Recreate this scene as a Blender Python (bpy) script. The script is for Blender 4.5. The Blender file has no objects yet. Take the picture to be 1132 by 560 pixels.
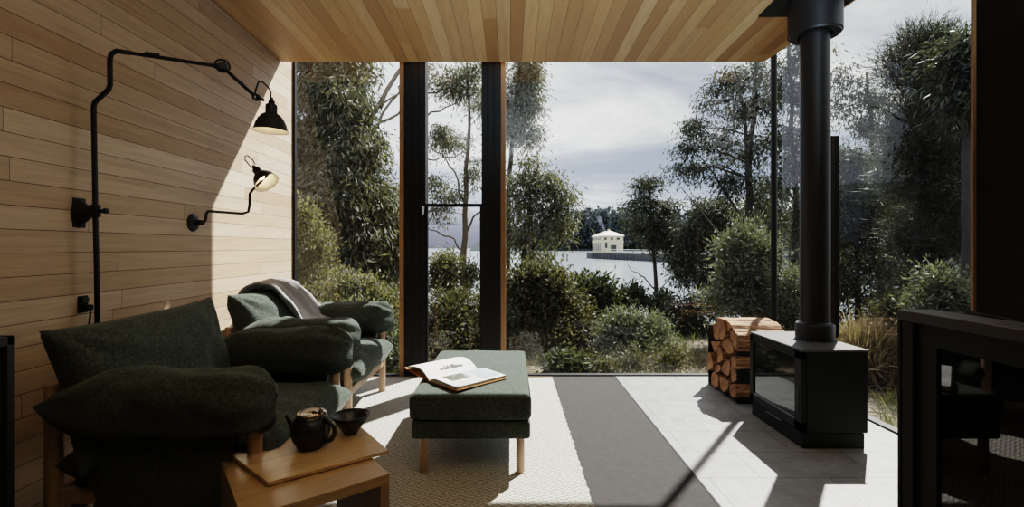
import bpy, bmesh, math, random
import numpy as np
from mathutils import Vector, Matrix, noise

rnd = random.Random(7)
sc = bpy.context.scene
COL = sc.collection
F, CX, CY, EYE = 530.0, 564.0, 273.0, 1.147     # lens in pixels of the 1132x560 frame, vanishing point, eye height

def at(px, py, d):
    return Vector(((px - CX) * d / F, d, EYE - (py - CY) * d / F))

# ------------------------------------------------------------------ objects
class MB:
    def __init__(s): s.v = []; s.f = []; s.m = []; s.uv = None
    def add(s, vs, fs, mi=0):
        o = len(s.v); s.v += [tuple(v) for v in vs]
        for f in fs: s.f.append(tuple(i + o for i in f)); s.m.append(mi)
        return s
    def box(s, x0, x1, y0, y1, z0, z1, mi=0, M=None):
        vs = [Vector((x, y, z)) for z in (z0, z1) for y in (y0, y1) for x in (x0, x1)]
        if M is not None: vs = [M @ v for v in vs]
        return s.add(vs, [(0,2,3,1),(4,5,7,6),(0,1,5,4),(2,6,7,3),(0,4,6,2),(1,3,7,5)], mi)
    def prism(s, poly, d, mi=0, mi_end=None):
        n = len(poly); d = Vector(d)
        vs = [Vector(p) for p in poly] + [Vector(p) + d for p in poly]
        s.add(vs, [tuple(range(n))[::-1], tuple(range(n, 2*n))], mi if mi_end is None else mi_end)
        o = len(s.v) - 2*n
        for i in range(n):
            j = (i+1) % n
            s.f.append((o+i, o+j, o+n+j, o+n+i)); s.m.append(mi)
        return s
    def tube(s, pts, r, n=10, mi=0, cap=True):
        pts = [Vector(p) for p in pts]; k = len(pts)
        rs = r if isinstance(r, (list, tuple)) else [r]*k
        t0 = (pts[1]-pts[0]).normalized()
        up = Vector((0,0,1)) if abs(t0.z) < .9 else Vector((1,0,0))
        a = t0.cross(up).normalized(); vs = []
        for i in range(k):
            t = (pts[min(i+1,k-1)] - pts[max(i-1,0)])
            t = t.normalized() if t.length > 1e-9 else t0
            a = (a - t*a.dot(t)); a = a.normalized() if a.length > 1e-6 else t.orthogonal().normalized()
            b = t.cross(a)
            for j in range(n):
                w = 2*math.pi*j/n
                vs.append(pts[i] + (a*math.cos(w) + b*math.sin(w))*rs[i])
        fs = [(i*n+j, i*n+(j+1)%n, (i+1)*n+(j+1)%n, (i+1)*n+j) for i in range(k-1) for j in range(n)]
        if cap: fs += [tuple(range(n))[::-1], tuple(range((k-1)*n, k*n))]
        return s.add(vs, fs, mi)
    def cyl(s, p0, p1, r0, r1=None, n=24, mi=0):
        return s.tube([p0, p1], [r0, r0 if r1 is None else r1], n, mi)
    def lathe(s, prof, M=None, n=32, mi=0):
        M = M or Matrix()
        vs = [M @ Vector((r*math.cos(2*math.pi*j/n), r*math.sin(2*math.pi*j/n), z)) for r, z in prof for j in range(n)]
        fs = [(i*n+j, i*n+(j+1)%n, (i+1)*n+(j+1)%n, (i+1)*n+j) for i in range(len(prof)-1) for j in range(n)]
        return s.add(vs, fs, mi)
    def grid(s, fn, nu, nv, mi=0):
        vs = [fn(i/nu, j/nv) for i in range(nu+1) for j in range(nv+1)]
        fs = [(i*(nv+1)+j, (i+1)*(nv+1)+j, (i+1)*(nv+1)+j+1, i*(nv+1)+j+1) for i in range(nu) for j in range(nv)]
        return s.add(vs, fs, mi)
    def build(s, name, mats, parent=None, smooth=False, bevel=0, seg=2, loc=None, normals=True):
        me = bpy.data.meshes.new(name)
        me.from_pydata(s.v, [], s.f)
        for m in (mats if isinstance(mats, (list, tuple)) else [mats]): me.materials.append(m)
        if any(s.m): me.polygons.foreach_set('material_index', s.m)
        if normals:
            bm = bmesh.new(); bm.from_mesh(me)
            bmesh.ops.recalc_face_normals(bm, faces=bm.faces[:])
            bm.to_mesh(me); bm.free()
        return link(name, me, parent, smooth, bevel, seg, loc)

def link(name, me, parent=None, smooth=False, bevel=0, seg=2, loc=None):
    o = bpy.data.objects.new(name, me); COL.objects.link(o)
    if parent is not None: o.parent = parent
    if loc is not None: o.location = loc
    if smooth:
        me.polygons.foreach_set('use_smooth', [True]*len(me.polygons))
    if bevel:
        b = o.modifiers.new('soft', 'BEVEL'); b.width = bevel; b.segments = seg; b.limit_method = 'ANGLE'
        b.angle_limit = math.radians(40)
        me.polygons.foreach_set('use_smooth', [True]*len(me.polygons))
        b.harden_normals = True
    return o

def tag(o, label, cat, group=None, kind=None):
    o['label'] = label; o['category'] = cat
    if group: o['group'] = group
    if kind: o['kind'] = kind
    return o
def empty(name, loc, label, cat, group=None, rz=0):
    o = bpy.data.objects.new(name, None); COL.objects.link(o); o.location = loc; o.rotation_euler.z = rz
    o.empty_display_size = .1
    return tag(o, label, cat, group)
def struct(o): o['kind'] = 'structure'; return o
def inv(o):      # world -> local of a freshly placed (unrotated) empty
    return Vector(o.location)

# ------------------------------------------------------------------ materials
class NT:
    def __init__(s, name):
        s.m = bpy.data.materials.new(name); s.m.use_nodes = True
        s.t = s.m.node_tree; s.n = s.t.nodes; s.n.clear()
        s.out = s.n.new('ShaderNodeOutputMaterial')
    def node(s, t, **k):
        n = s.n.new(t)
        for a, v in k.items(): setattr(n, a, v)
        return n
    def lk(s, a, b): s.t.links.new(a, b)
    def val(s, sock, v):
        if isinstance(v, bpy.types.NodeSocket): s.lk(v, sock)
        else: sock.default_value = v
    def math(s, op, a, b=0.0, c=0.0):
        n = s.node('ShaderNodeMath', operation=op)
        s.val(n.inputs[0], a); s.val(n.inputs[1], b); s.val(n.inputs[2], c)
        return n.outputs[0]
    def mix(s, f, a, b, mode='MIX'):
        n = s.node('ShaderNodeMix', data_type='RGBA', blend_type=mode)
        s.val(n.inputs[0], f); s.val(n.inputs[6], a); s.val(n.inputs[7], b)
        return n.outputs[2]
    def coord(s, kind='Object'): return s.node('ShaderNodeTexCoord').outputs[kind]
    def sep(s, v):
        n = s.node('ShaderNodeSeparateXYZ'); s.lk(v, n.inputs[0]); return n.outputs
    def comb(s, x, y, z=0.0):
        n = s.node('ShaderNodeCombineXYZ'); s.val(n.inputs[0], x); s.val(n.inputs[1], y); s.val(n.inputs[2], z); return n.outputs[0]
    def noise(s, v, scale, detail=3.0, rough=.5, dist=0.0):
        n = s.node('ShaderNodeTexNoise'); s.lk(v, n.inputs['Vector'])
        n.inputs['Scale'].default_value = scale; n.inputs['Detail'].default_value = detail
        n.inputs['Roughness'].default_value = rough; n.inputs['Distortion'].default_value = dist
        return n.outputs[0]
    def mapv(s, v, scale=(1,1,1), loc=(0,0,0)):
        n = s.node('ShaderNodeMapping'); s.lk(v, n.inputs[0]); n.inputs['Scale'].default_value = scale; n.inputs['Location'].default_value = loc
        return n.outputs[0]
    def ramp(s, f, stops, interp='LINEAR'):
        n = s.node('ShaderNodeValToRGB'); s.lk(f, n.inputs[0]); cr = n.color_ramp; cr.interpolation = interp
        while len(cr.elements) < len(stops): cr.elements.new(.5)
        for e, (p, c) in zip(cr.elements, stops): e.position = p; e.color = (*c, 1) if len(c) == 3 else c
        return n.outputs[0]
    def bump(s, h, strength=.3, dist=.01):
        n = s.node('ShaderNodeBump'); n.inputs['Strength'].default_value = strength; n.inputs['Distance'].default_value = dist
        s.lk(h, n.inputs['Height']); return n.outputs[0]
    def principled(s, color, rough=.5, normal=None, **k):
        p = s.node('ShaderNodeBsdfPrincipled')
        s.val(p.inputs['Base Color'], color if isinstance(color, bpy.types.NodeSocket) else (*color, 1)); s.val(p.inputs['Roughness'], rough)
        if normal is not None: s.lk(normal, p.inputs['Normal'])
        for a, v in k.items(): s.val(p.inputs[a.replace('_', ' ')], v)
        s.lk(p.outputs[0], s.out.inputs[0]); return p

def plain(name, c, rough=.5, **k):
    t = NT(name)
    v = t.noise(t.coord(), 40, 3)
    col = t.mix(t.math('MULTIPLY', v, .35), (*c, 1), tuple(x*.6 for x in c) + (1,))
    t.principled(col, rough, **k); return t.m

def boards(name, run, across, width, length, tones, gap, rough=.55, grain=1.0, gapdark=.25, bevelgap=.5):
    """boards running along axis `run`, stacked along axis `across` (0,1,2 of object space)"""
    t = NT(name); c = t.coord(); xyz = t.sep(c)
    r = t.math('DIVIDE', xyz[across], width); row = t.math('FLOOR', r); fr = t.math('FRACT', r)
    wn = t.node('ShaderNodeTexWhiteNoise', noise_dimensions='1D'); t.lk(row, wn.inputs['W'])
    u = t.math('ADD', t.math('DIVIDE', xyz[run], length), t.math('MULTIPLY', wn.outputs[0], 7.31))
    colid = t.math('FLOOR', u); fu = t.math('FRACT', u)
    wn2 = t.node('ShaderNodeTexWhiteNoise', noise_dimensions='2D'); t.lk(t.comb(row, colid), wn2.inputs['Vector'])
    rv = wn2.outputs[0]
    base = t.ramp(rv, tones)
    # grain stretched along the run, shifted per board
    sc3 = [1.0, 1.0, 1.0]; sc3[run] = .045
    shift = t.node('ShaderNodeVectorMath', operation='ADD'); t.lk(c, shift.inputs[0])
    sh = t.node('ShaderNodeVectorMath', operation='SCALE'); t.lk(wn2.outputs[1], sh.inputs[0]); sh.inputs[3].default_value = 40
    t.lk(sh.outputs[0], shift.inputs[1])
    gv = t.mapv(shift.outputs[0], sc3)
    g1 = t.noise(gv, 95, 4, .65, .4); g2 = t.noise(gv, 14, 3, .55, 1.2)
    base = t.mix(t.math('MULTIPLY', t.math('SUBTRACT', g1, .42, ), 1.1*grain), base, (.16,.085,.04,1), 'MIX')
    base = t.mix(t.math('MULTIPLY', t.math('SUBTRACT', .56, g2), 1.3*grain), base, (.20,.115,.06,1), 'MIX')
    e1 = t.math('LESS_THAN', fr, gap/width)
    e2 = t.math('LESS_THAN', fu, gap*.7/length)
    e = t.math('MAXIMUM', e1, e2)
    col = t.mix(e, base, (.03*gapdark*4, .018*gapdark*4, .01*gapdark*4, 1))
    h = t.math('ADD', t.math('MULTIPLY', e, -1.0), t.math('MULTIPLY', g1, .05))
    t.principled(col, rough, t.bump(h, .5, .004)); return t.m

M = {}
M['wall_wood'] = boards('wall_boards', 1, 2, .0935, 1.9,
    [(0,(.52,.375,.25)),(.3,(.62,.475,.345)),(.6,(.68,.54,.41)),(.85,(.53,.375,.245)),(1,(.73,.60,.47))], .0028, .6, .75, .12)
M['ceiling_wood'] = boards('ceiling_boards', 1, 0, .0955, 2.3,
    [(0,(.30,.155,.060)),(.25,(.42,.245,.105)),(.55,(.49,.305,.14)),(.8,(.35,.19,.078)),(1,(.57,.385,.20))], .0022, .5, .8)
M['dark_boards'] = boards('dark_boards', 1, 2, .1, 2.6,
    [(0,(.005,.0046,.0042)),(1,(.0085,.0078,.007))], .003, .8, .02, .1)
for n_ in M['dark_boards'].node_tree.nodes:
    if n_.type == 'BSDF_PRINCIPLED': n_.inputs['Specular IOR Level'].default_value = .15
def timber(name, c0, c1, axis=2, rough=.45, s=1.0):
    t = NT(name); c = t.coord(); k = [1,1,1]; k[axis] = .06
    v = t.mapv(c, tuple(k))
    a = t.noise(v, 60*s, 4, .6, .5); b = t.noise(v, 9*s, 3, .5, 1.5)
    col = t.mix(b, (*c0, 1), (*c1, 1))
    col = t.mix(t.math('MULTIPLY', t.math('SUBTRACT', a, .45), 1.5), col, tuple(x*.35 for x in c0) + (1,))
    t.principled(col, rough, t.bump(a, .12, .002)); return t.m
M['leg_wood'] = timber('leg_timber', (.52,.355,.235), (.43,.28,.18), 2)
M['jamb_wood'] = timber('jamb_timber', (.30,.165,.075), (.22,.115,.05), 2)
M['table_wood'] = timber('table_timber', (.52,.345,.18), (.36,.225,.105), 0, .27)
M['table_wood_leg'] = timber('table_leg_timber', (.38,.245,.125), (.25,.155,.075), 2, .34)
M['tray_wood'] = timber('tray_timber', (.64,.45,.25), (.43,.275,.135), 0, .25)

def wool():
    t = NT('green_wool'); c = t.coord()
    n1 = t.noise(c, 420, 2, .7); n2 = t.noise(c, 90, 3, .6)
    f = t.math('ADD', t.math('MULTIPLY', n1, .65), t.math('MULTIPLY', n2, .35))
    col = t.ramp(f, [(.34,(.014,.018,.0155)),(.5,(.052,.066,.056)),(.66,(.150,.172,.153))])
    p = t.principled(col, .95, t.bump(n1, .35, .002), Sheen_Weight=.14, Sheen_Roughness=.4)
    p.inputs['Sheen Tint'].default_value = (.8,.82,.78,1); p.inputs['Specular IOR Level'].default_value = .15
    return t.m
M['wool'] = wool()
def knit(name, c0, c1, sc_=260):
    t = NT(name); c = t.coord()
    n1 = t.noise(c, sc_, 2, .7); n2 = t.noise(c, 18, 3)
    col = t.mix(n1, (*c0,1), (*c1,1)); t.principled(col, .95, t.bump(n1, .5, .004), Sheen_Weight=.2); return t.m
M['throw'] = knit('grey_knit', (.24,.235,.24), (.46,.45,.45))
M['black_metal'] = plain('black_powder_coat', (.011,.011,.012), .48, Specular_IOR_Level=.35)
M['soft_black'] = plain('matte_black', (.008,.0082,.0085), .6, Specular_IOR_Level=.25)
M['frame_black'] = plain('black_stained_frame', (.006,.006,.0065), .5, Specular_IOR_Level=.25)
M['cabinet_black'] = plain('charcoal_laminate', (.022,.024,.027), .5)
M['stove_grey'] = plain('stove_top_steel', (.11,.11,.112), .36, Metallic=.3)
M['steel_brown'] = plain('bronzed_steel', (.03,.024,.020), .42, Metallic=.3)
M['white_enamel'] = plain('white_enamel', (.80,.76,.68), .35)
M['ceramic'] = plain('black_ceramic', (.012,.011,.011), .38)
M['brass'] = plain('strainer_metal', (.55,.38,.22), .25, Metallic=1.0)
M['chrome'] = plain('brushed_metal', (.6,.6,.6), .25, Metallic=1.0)
M['paper'] = plain('page_paper', (.72,.72,.72), .7)
M['paper_edge'] = plain('page_edges', (.42,.40,.38), .8)
M['cover'] = plain('orange_cover', (.55,.27,.09), .6)
M['ink'] = plain('black_ink', (.015,.018,.02), .7)
def glow(name, c, s):
    t = NT(name); e = t.node('ShaderNodeEmission'); e.inputs[0].default_value = (*c,1); e.inputs[1].default_value = s
    t.lk(e.outputs[0], t.out.inputs[0]); return t.m
M['bulb'] = glow('warm_bulb', (1,.72,.42), 6)

def glass(name, tint=(.93,.95,.95), f0=.04, extra=0.0):
    t = NT(name)
    tr = t.node('ShaderNodeBsdfTransparent'); tr.inputs[0].default_value = (*tint,1)
    gl = t.node('ShaderNodeBsdfGlossy'); gl.inputs['Roughness'].default_value = 0.0; gl.inputs[0].default_value = (1,1,1,1)
    g = t.node('ShaderNodeNewGeometry')
    dp = t.node('ShaderNodeVectorMath', operation='DOT_PRODUCT'); t.lk(g.outputs['Normal'], dp.inputs[0]); t.lk(g.outputs['Incoming'], dp.inputs[1])
    k = t.math('POWER', t.math('SUBTRACT', 1.0, t.math('ABSOLUTE', dp.outputs['Value'])), 5.0)
    f = t.math('ADD', t.math('MULTIPLY', k, .9), f0*.75 + extra)
    mx = t.node('ShaderNodeMixShader'); t.lk(f, mx.inputs[0]); t.lk(tr.outputs[0], mx.inputs[1]); t.lk(gl.outputs[0], mx.inputs[2])
    t.lk(mx.outputs[0], t.out.inputs[0]); return t.m
M['glass'] = glass('window_glass')
M['dark_glass'] = glass('tinted_glass', (.05,.05,.05), extra=.02)
def stove_glass():
    t = NT('stove_door_glass'); t.principled((.006,.006,.006), .05, Specular_IOR_Level=.9); return t.m
M['stove_glass'] = stove_glass()

def rug_mat():
    t = NT('cream_wool_weave'); x, y, z = t.sep(t.coord())
    zig = t.math('ABSOLUTE', t.math('SUBTRACT', t.math('FRACT', t.math('DIVIDE', x, .055)), .5))
    s = t.math('FRACT', t.math('ADD', t.math('DIVIDE', y, .026), t.math('MULTIPLY', zig, 1.9)))
    w = t.math('ABSOLUTE', t.math('SUBTRACT', s, .5))
    n = t.noise(t.coord(), 75, 4, .75); n2 = t.noise(t.coord(), 3, 2)
    h = t.math('ADD', t.math('MULTIPLY', w, .62), t.math('MULTIPLY', n, .85))
    col = t.ramp(h, [(.34,(.15,.14,.125)),(.52,(.44,.42,.385)),(.78,(.74,.715,.67))])
    col = t.mix(t.math('MULTIPLY', n2, .18), col, (.42,.40,.36,1))
    t.principled(col, .95, t.bump(h, 1.0, .014)); return t.m
M['rug'] = rug_mat()
M['rug_edge'] = knit('brown_binding', (.10,.07,.05), (.25,.18,.12))
def carpet_mat():
    t = NT('grey_carpet'); c = t.coord()
    n = t.noise(c, 220, 3, .8); n2 = t.noise(c, 25, 3)
    col = t.ramp(t.math('ADD', t.math('MULTIPLY', n, .8), t.math('MULTIPLY', n2, .2)), [(.3,(.012,.011,.011)),(.5,(.027,.025,.0248)),(.72,(.056,.0525,.052))])
    t.principled(col, .97, t.bump(n, .6, .005)); return t.m
M['carpet'] = carpet_mat()
def tile_mat(rows0=2.2278):
    t = NT('grey_stone_tile'); c = t.coord(); x, y, z = t.sep(c)
    r = t.math('DIVIDE', t.math('ADD', y, 30*.2995 - 2.385), .2995); row = t.math('FLOOR', r); fr = t.math('FRACT', r)
    odd = t.math('MODULO', row, 2.0)
    u = t.math('ADD', t.math('DIVIDE', t.math('SUBTRACT', x, 1.245), .6), t.math('ADD', t.math('MULTIPLY', odd, .43), 6.0))
    cid = t.math('FLOOR', u); fu = t.math('FRACT', u)
    wn = t.node('ShaderNodeTexWhiteNoise', noise_dimensions='2D'); t.lk(t.comb(row, cid), wn.inputs['Vector'])
    n = t.noise(c, 9, 6, .65, .6); n2 = t.noise(t.mapv(c, (1,5,1)), 22, 5, .7, 1.0)
    col = t.ramp(t.math('ADD', t.math('MULTIPLY', n, .55), t.math('MULTIPLY', n2, .45)), [(.32,(.12,.123,.123)),(.5,(.215,.219,.218)),(.68,(.32,.325,.324))])
    col = t.mix(t.math('MULTIPLY', wn.outputs[0], .3), col, (.27,.275,.275,1))
    e = t.math('MAXIMUM', t.math('LESS_THAN', fr, .013), t.math('LESS_THAN', fu, .0065))
    col = t.mix(e, col, (.035,.035,.034,1))
    h = t.math('SUBTRACT', t.math('MULTIPLY', n2, .25), e)
    t.principled(col, .42, t.bump(h, .3, .004)); return t.m
M['tile'] = tile_mat()

LEAF = 1.0
def leaf_mat(name, stops, trans=.30, rough=.55):
    t = NT(name)
    g = t.node('ShaderNodeNewGeometry'); oi = t.node('ShaderNodeObjectInfo')
    n = t.noise(t.coord(), 1.6, 2)
    f = t.math('ADD', t.math('MULTIPLY', g.outputs['Random Per Island'], .65), t.math('MULTIPLY', n, .35))
    col = t.ramp(f, [(a, tuple((x*.74 + .26*(c[0]*.3+c[1]*.6+c[2]*.1))*LEAF for x in c)) for a, c in stops])
    p = t.principled(col, rough); p.inputs['Specular IOR Level'].default_value = .16
    tl = t.node('ShaderNodeBsdfTranslucent'); t.lk(t.mix(1.0, col, (.95,1.0,.5,1), 'MULTIPLY'), tl.inputs[0])
    mx = t.node('ShaderNodeMixShader'); mx.inputs[0].default_value = trans
    t.lk(p.outputs[0], mx.inputs[1]); t.lk(tl.outputs[0], mx.inputs[2]); t.lk(mx.outputs[0], t.out.inputs[0]); return t.m
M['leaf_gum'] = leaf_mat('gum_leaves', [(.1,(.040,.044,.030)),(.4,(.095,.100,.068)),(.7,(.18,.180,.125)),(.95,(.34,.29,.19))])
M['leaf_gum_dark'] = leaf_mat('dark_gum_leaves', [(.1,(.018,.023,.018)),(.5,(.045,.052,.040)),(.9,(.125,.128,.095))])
M['leaf_grey'] = leaf_mat('grey_green_leaves', [(.1,(.05,.06,.042)),(.5,(.12,.135,.10)),(.9,(.24,.25,.19))])
M['leaf_yellow'] = leaf_mat('yellow_green_leaves', [(.1,(.05,.052,.028)),(.5,(.135,.132,.072)),(.9,(.30,.275,.155))], .38)
M['leaf_broad'] = leaf_mat('broad_green_leaves', [(.1,(.018,.024,.014)),(.5,(.048,.058,.032)),(.9,(.135,.145,.085))], .3)
M['leaf_olive'] = leaf_mat('olive_leaves', [(.1,(.035,.038,.018)),(.5,(.09,.09,.045)),(.9,(.19,.165,.09))])
M['needle'] = leaf_mat('dark_needles', [(.1,(.016,.020,.018)),(.5,(.040,.047,.040)),(.9,(.10,.105,.085))], .25)
M['dry'] = leaf_mat('dry_stalks', [(.1,(.10,.07,.04)),(.5,(.24,.17,.10)),(.9,(.42,.33,.22))], .25, .8)
M['grass'] = leaf_mat('grass_blades', [(.1,(.045,.06,.02)),(.5,(.11,.13,.045)),(.9,(.30,.24,.13))], .3, .7)
M['far_leaf'] = leaf_mat('haze_tinted_leaves', [(.1,(.040,.054,.066)),(.5,(.066,.085,.098)),(.9,(.115,.138,.148))], .1, .9)  # bluish tint is distance haze painted into the leaf colour
def bark(name, c0, c1):
    t = NT(name); n = t.noise(t.mapv(t.coord(), (1,1,.2)), 14, 4, .65)
    t.principled(t.mix(n, (*c0,1), (*c1,1)), .9, t.bump(n, .6, .02)); return t.m
M['bark'] = bark('brown_bark', (.045,.037,.030), (.16,.13,.10))
M['bark_dark'] = bark('dark_bark', (.018,.016,.015), (.06,.052,.046))
M['bark_pale'] = bark('pale_bark', (.13,.105,.08), (.36,.31,.25))
def ground_mat():
    t = NT('leaf_litter'); c = t.coord(); n = t.noise(c, 7, 6, .7); n2 = t.noise(c, .6, 3)
    col = t.ramp(n, [(.3,(.035,.025,.016)),(.5,(.11,.08,.05)),(.7,(.22,.17,.12))])
    col = t.mix(t.math('MULTIPLY', n2, .5), col, (.05,.06,.025,1))
    t.principled(col, .95, t.bump(n, .8, .05)); return t.m
M['ground'] = ground_mat()
def water_mat():
    t = NT('lake_water'); c = t.coord()
    n = t.noise(t.mapv(c, (1,.35,1)), .9, 4, .6)
    p = t.principled((.20,.23,.25), .18, t.bump(n, .35, .25)); p.inputs['Specular IOR Level'].default_value = .7; return t.m
M['water'] = water_mat()
def hill_mat(name, c0, c1, s):
    t = NT(name); n = t.noise(t.coord(), s, 5, .65); p = t.principled(t.mix(n, (*c0,1), (*c1,1)), 1.0); p.inputs['Specular IOR Level'].default_value = 0; return t.m
M['hill_near'] = hill_mat('haze_tinted_hill', (.085,.09,.125), (.12,.125,.16), .02)  # aerial haze painted into the base colour
M['hill_far'] = hill_mat('haze_tinted_mountain', (.20,.21,.255), (.27,.28,.32), .006)  # paler and bluer: distance haze mixed into the colour
M['far_ground'] = hill_mat('far_bank', (.04,.05,.05), (.06,.07,.075), .05)
M['render_cream'] = plain('cream_render', (.72,.64,.48), .8)
M['roof_cream'] = plain('pale_roof_sheet', (.62,.58,.50), .6)
M['jetty'] = plain('dark_jetty_timber', (.05,.052,.055), .8)
M['rail_white'] = plain('white_rail', (.62,.63,.62), .6)
M['pane_dark'] = plain('dark_window', (.03,.035,.04), .3)
def log_mats():
    t = NT('split_wood_end'); c = t.coord()
    n = t.noise(c, 35, 5, .7, .8); n2 = t.noise(c, 6, 2); w = t.noise(t.mapv(c, (.3,1,1)), 110, 3, .6)
    col = t.ramp(t.math('ADD', t.math('MULTIPLY', n, .6), t.math('MULTIPLY', n2, .4)), [(.32,(.06,.024,.010)),(.47,(.22,.10,.04)),(.7,(.46,.25,.11))])
    t.principled(col, .8, t.bump(w, .4, .004)); a = t.m
    t = NT('split_wood_side'); c = t.coord()
    n = t.noise(t.mapv(c, (.12,1,1)), 55, 5, .7, .5)
    col = t.ramp(n, [(.34,(.06,.025,.012)),(.5,(.27,.13,.06)),(.68,(.60,.40,.24))])
    t.principled(col, .85, t.bump(n, .6, .008)); return a, t.m
M['log_end'], M['log_side'] = log_mats()

# ------------------------------------------------------------------ setting: room
XL, XR, YG, ZT = -1.94, 2.40, 4.295, 3.6
YB = -3.2
Y_CE, Z_CE, TILT = 4.05, 2.71, .029
def zc(y): return Z_CE + TILT*(Y_CE - y)
struct(MB().box(XL-.15, XL, YB, YG+.02, -.05, ZT).build('wall_left', M['wall_wood']))
struct(MB().box(XR, XR+.15, YB, 2.48, -.05, ZT).build('wall_right', M['dark_boards']))
struct(MB().box(XL, XR, YB-.15, YB, -.05, ZT).build('wall_back', M['dark_boards']))
cm = MB()
pl = [(XL, YB), (2.15+.095/1.0*(Y_CE-YB)*.28, YB), (2.145, Y_CE), (XL, Y_CE)]
pl[1] = (2.30, YB)
pl = [(XL+.008, YB), (2.36, YB), (2.36, 1.6), (2.145, Y_CE), (XL+.008, Y_CE)]
cm.add([(x, y, zc(y)) for x, y in pl] + [(x, y, ZT) for x, y in pl],
       [(0,1,2,3,4), (9,8,7,6,5)] + [(i, (i+1)%5, (i+1)%5+5, i+5) for i in range(5)])
struct(cm.build('ceiling', M['ceiling_wood']))
struct(MB().box(XL-.15, XR+.15, YB-.15, YG+.12, ZT, ZT+.12).build('roof', M['soft_black']))
struct(MB().box(XL, .93, YB, YG+.03, -.08, 0).build('floor', M['carpet']))
struct(MB().box(.93, XR+.02, YB, YG+.03, -.08, 0).build('floor_tiled', M['tile']))
struct(MB().box(.926, .934, YB, YG-.02, -.001, .003).build('trim_1', M['frame_black']))
# glazing: large panes, two dark piers with timber edges, opening sash between them
struct(MB().box(XL, XR, YG-.03, YG+.03, -.02, .012).build('trim_2', M['frame_black']))
struct(MB().box(XR-.03, XR+.03, 2.48, YG, -.02, .012).build('trim_3', M['frame_black']))
struct(MB().box(XL-.001, XL+.02, YG-.02, YG+.02, 0, ZT).build('trim_4', M['frame_black']))
def pane(n, x0, x1, y0, y1, z0=.01, z1=ZT):
    return struct(MB().add([(x0,y0,z0),(x1,y1,z0),(x1,y1,z1),(x0,y0,z1)], [(0,1,2,3)]).build('window_%d' % n, M['glass']))
pane(1, XL+.02, -.98, YG, YG)
pane(2, -.75, -.254, YG, YG)
pane(3, -.04, XR-.04, YG, YG)
pane(5, XR-.02, XR-.02, 2.49, YG-.03)
for k, (xw0, xw1, xb0, xb1) in enumerate([(-.98,-.94,-.94,-.75), (-.083,-.04,-.254,-.083)]):
    struct(MB().box(xw0, xw1, YG-.06, YG+.08, 0, ZT).build('trim_%d' % (5+2*k), M['jamb_wood'], bevel=.003))
    p = MB().box(xb0, xb1, YG-.05, YG+.1, 0, ZT)
    for q in (.28, .62): p.box(xb0+(xb1-xb0)*q, xb0+(xb1-xb0)*q+.012, YG-.06, YG-.045, 0, ZT)
    struct(p.build('trim_%d' % (6+2*k), M['frame_black'], bevel=.004))
struct(MB().cyl((XR-.04, YG-.005, 0), (XR-.04, YG-.005, ZT), .026, n=16).build('trim_9', M['frame_black']))
struct(MB().box(XR-.016, XR+.0, 2.468, 2.482, 0, ZT).build('trim_10', M['jamb_wood']))
# opening sash between the piers
sash = empty('window_sash', (-.5, YG-.01, 0), 'black framed opening sash between the two dark piers', 'window sash')
def sl(m): 
    m.v = [(x+.5, y-YG+.01, z) for x, y, z in m.v]; return m
zb = at(500, 227, YG).z
f = MB().box(-.75,-.735,YG-.03,YG+.02,.012,zb).box(-.27,-.254,YG-.03,YG+.02,.012,zb).box(-.735,-.27,YG-.03,YG+.02,.012,.05)
sl(f).build('sash_frame', M['frame_black'], sash)
sl(MB().box(-.75,-.254,YG-.035,YG+.02,zb-.012,zb+.014)).build('transom', M['frame_black'], sash)
hp = at(467, 231, YG-.05)
hm = MB().box(-.782,-.766,YG-.064,YG-.05,hp.z-.03,hp.z+.03).tube([(-.774,YG-.06,hp.z+.015),(-.76,YG-.085,hp.z+.02),(-.765,YG-.09,hp.z-.05)], .007, 8)
sl(hm).build('handle', M['chrome'], sash)

# ------------------------------------------------------------------ cushions
def pillow(L, W, H, pinch=.06, p=2.4, n=(40, 28), wr=.012, seed=0, ex=.46, pinchy=None):
    """soft cushion lying in XY, seam round the middle; corners pulled into ears, creases running in from them"""
    m = MB(); off = Vector((seed*3.7, seed*1.9, seed*.7))
    def surf(sign):
        def fn(u, v):
            a, b = 2*u-1, 2*v-1
            a = math.copysign(abs(a)**.85, a); b = math.copysign(abs(b)**.85, b)
            x = L/2*a*(1 - pinch*(1-b*b)*abs(a)**2*1.0)
            y = W/2*b*(1 - (pinch if pinchy is None else pinchy)*(1-a*a)*abs(b)**2*1.0)
            t = max(0.0, (1-abs(a)**p)*(1-abs(b)**p))**ex
            q = Vector((x*5, y*5, sign*1.3)) + off
            w = noise.noise(q)*wr + noise.noise(q*2.3)*wr*.55
            cr = 0
            for sx in (-1, 1):
                for sy in (-1, 1):
                    dx, dy = a-sx, b-sy; rr = math.hypot(dx, dy)
                    ang = math.atan2(dy*sy, dx*sx)
                    cr += math.sin(ang*11 + seed + sx) * math.exp(-rr*2.6) * min(1, rr*4)
            z = sign*H/2*t + (w + cr*wr*.9)*min(1, t*1.6)
            return (x, y, z)
        return fn
    m.grid(surf(1), *n); m.grid(surf(-1), *n)
    return m
def weld(o, d=1e-4):
    me = o.data; bm = bmesh.new(); bm.from_mesh(me)
    bmesh.ops.remove_doubles(bm, verts=bm.verts[:], dist=d)
    bmesh.ops.recalc_face_normals(bm, faces=bm.faces[:]); bm.to_mesh(me); bm.free()
    me.polygons.foreach_set('use_smooth', [True]*len(me.polygons)); return o
def warp(m, fn): m.v = [tuple(fn(Vector(v))) for v in m.v]; return m

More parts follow.
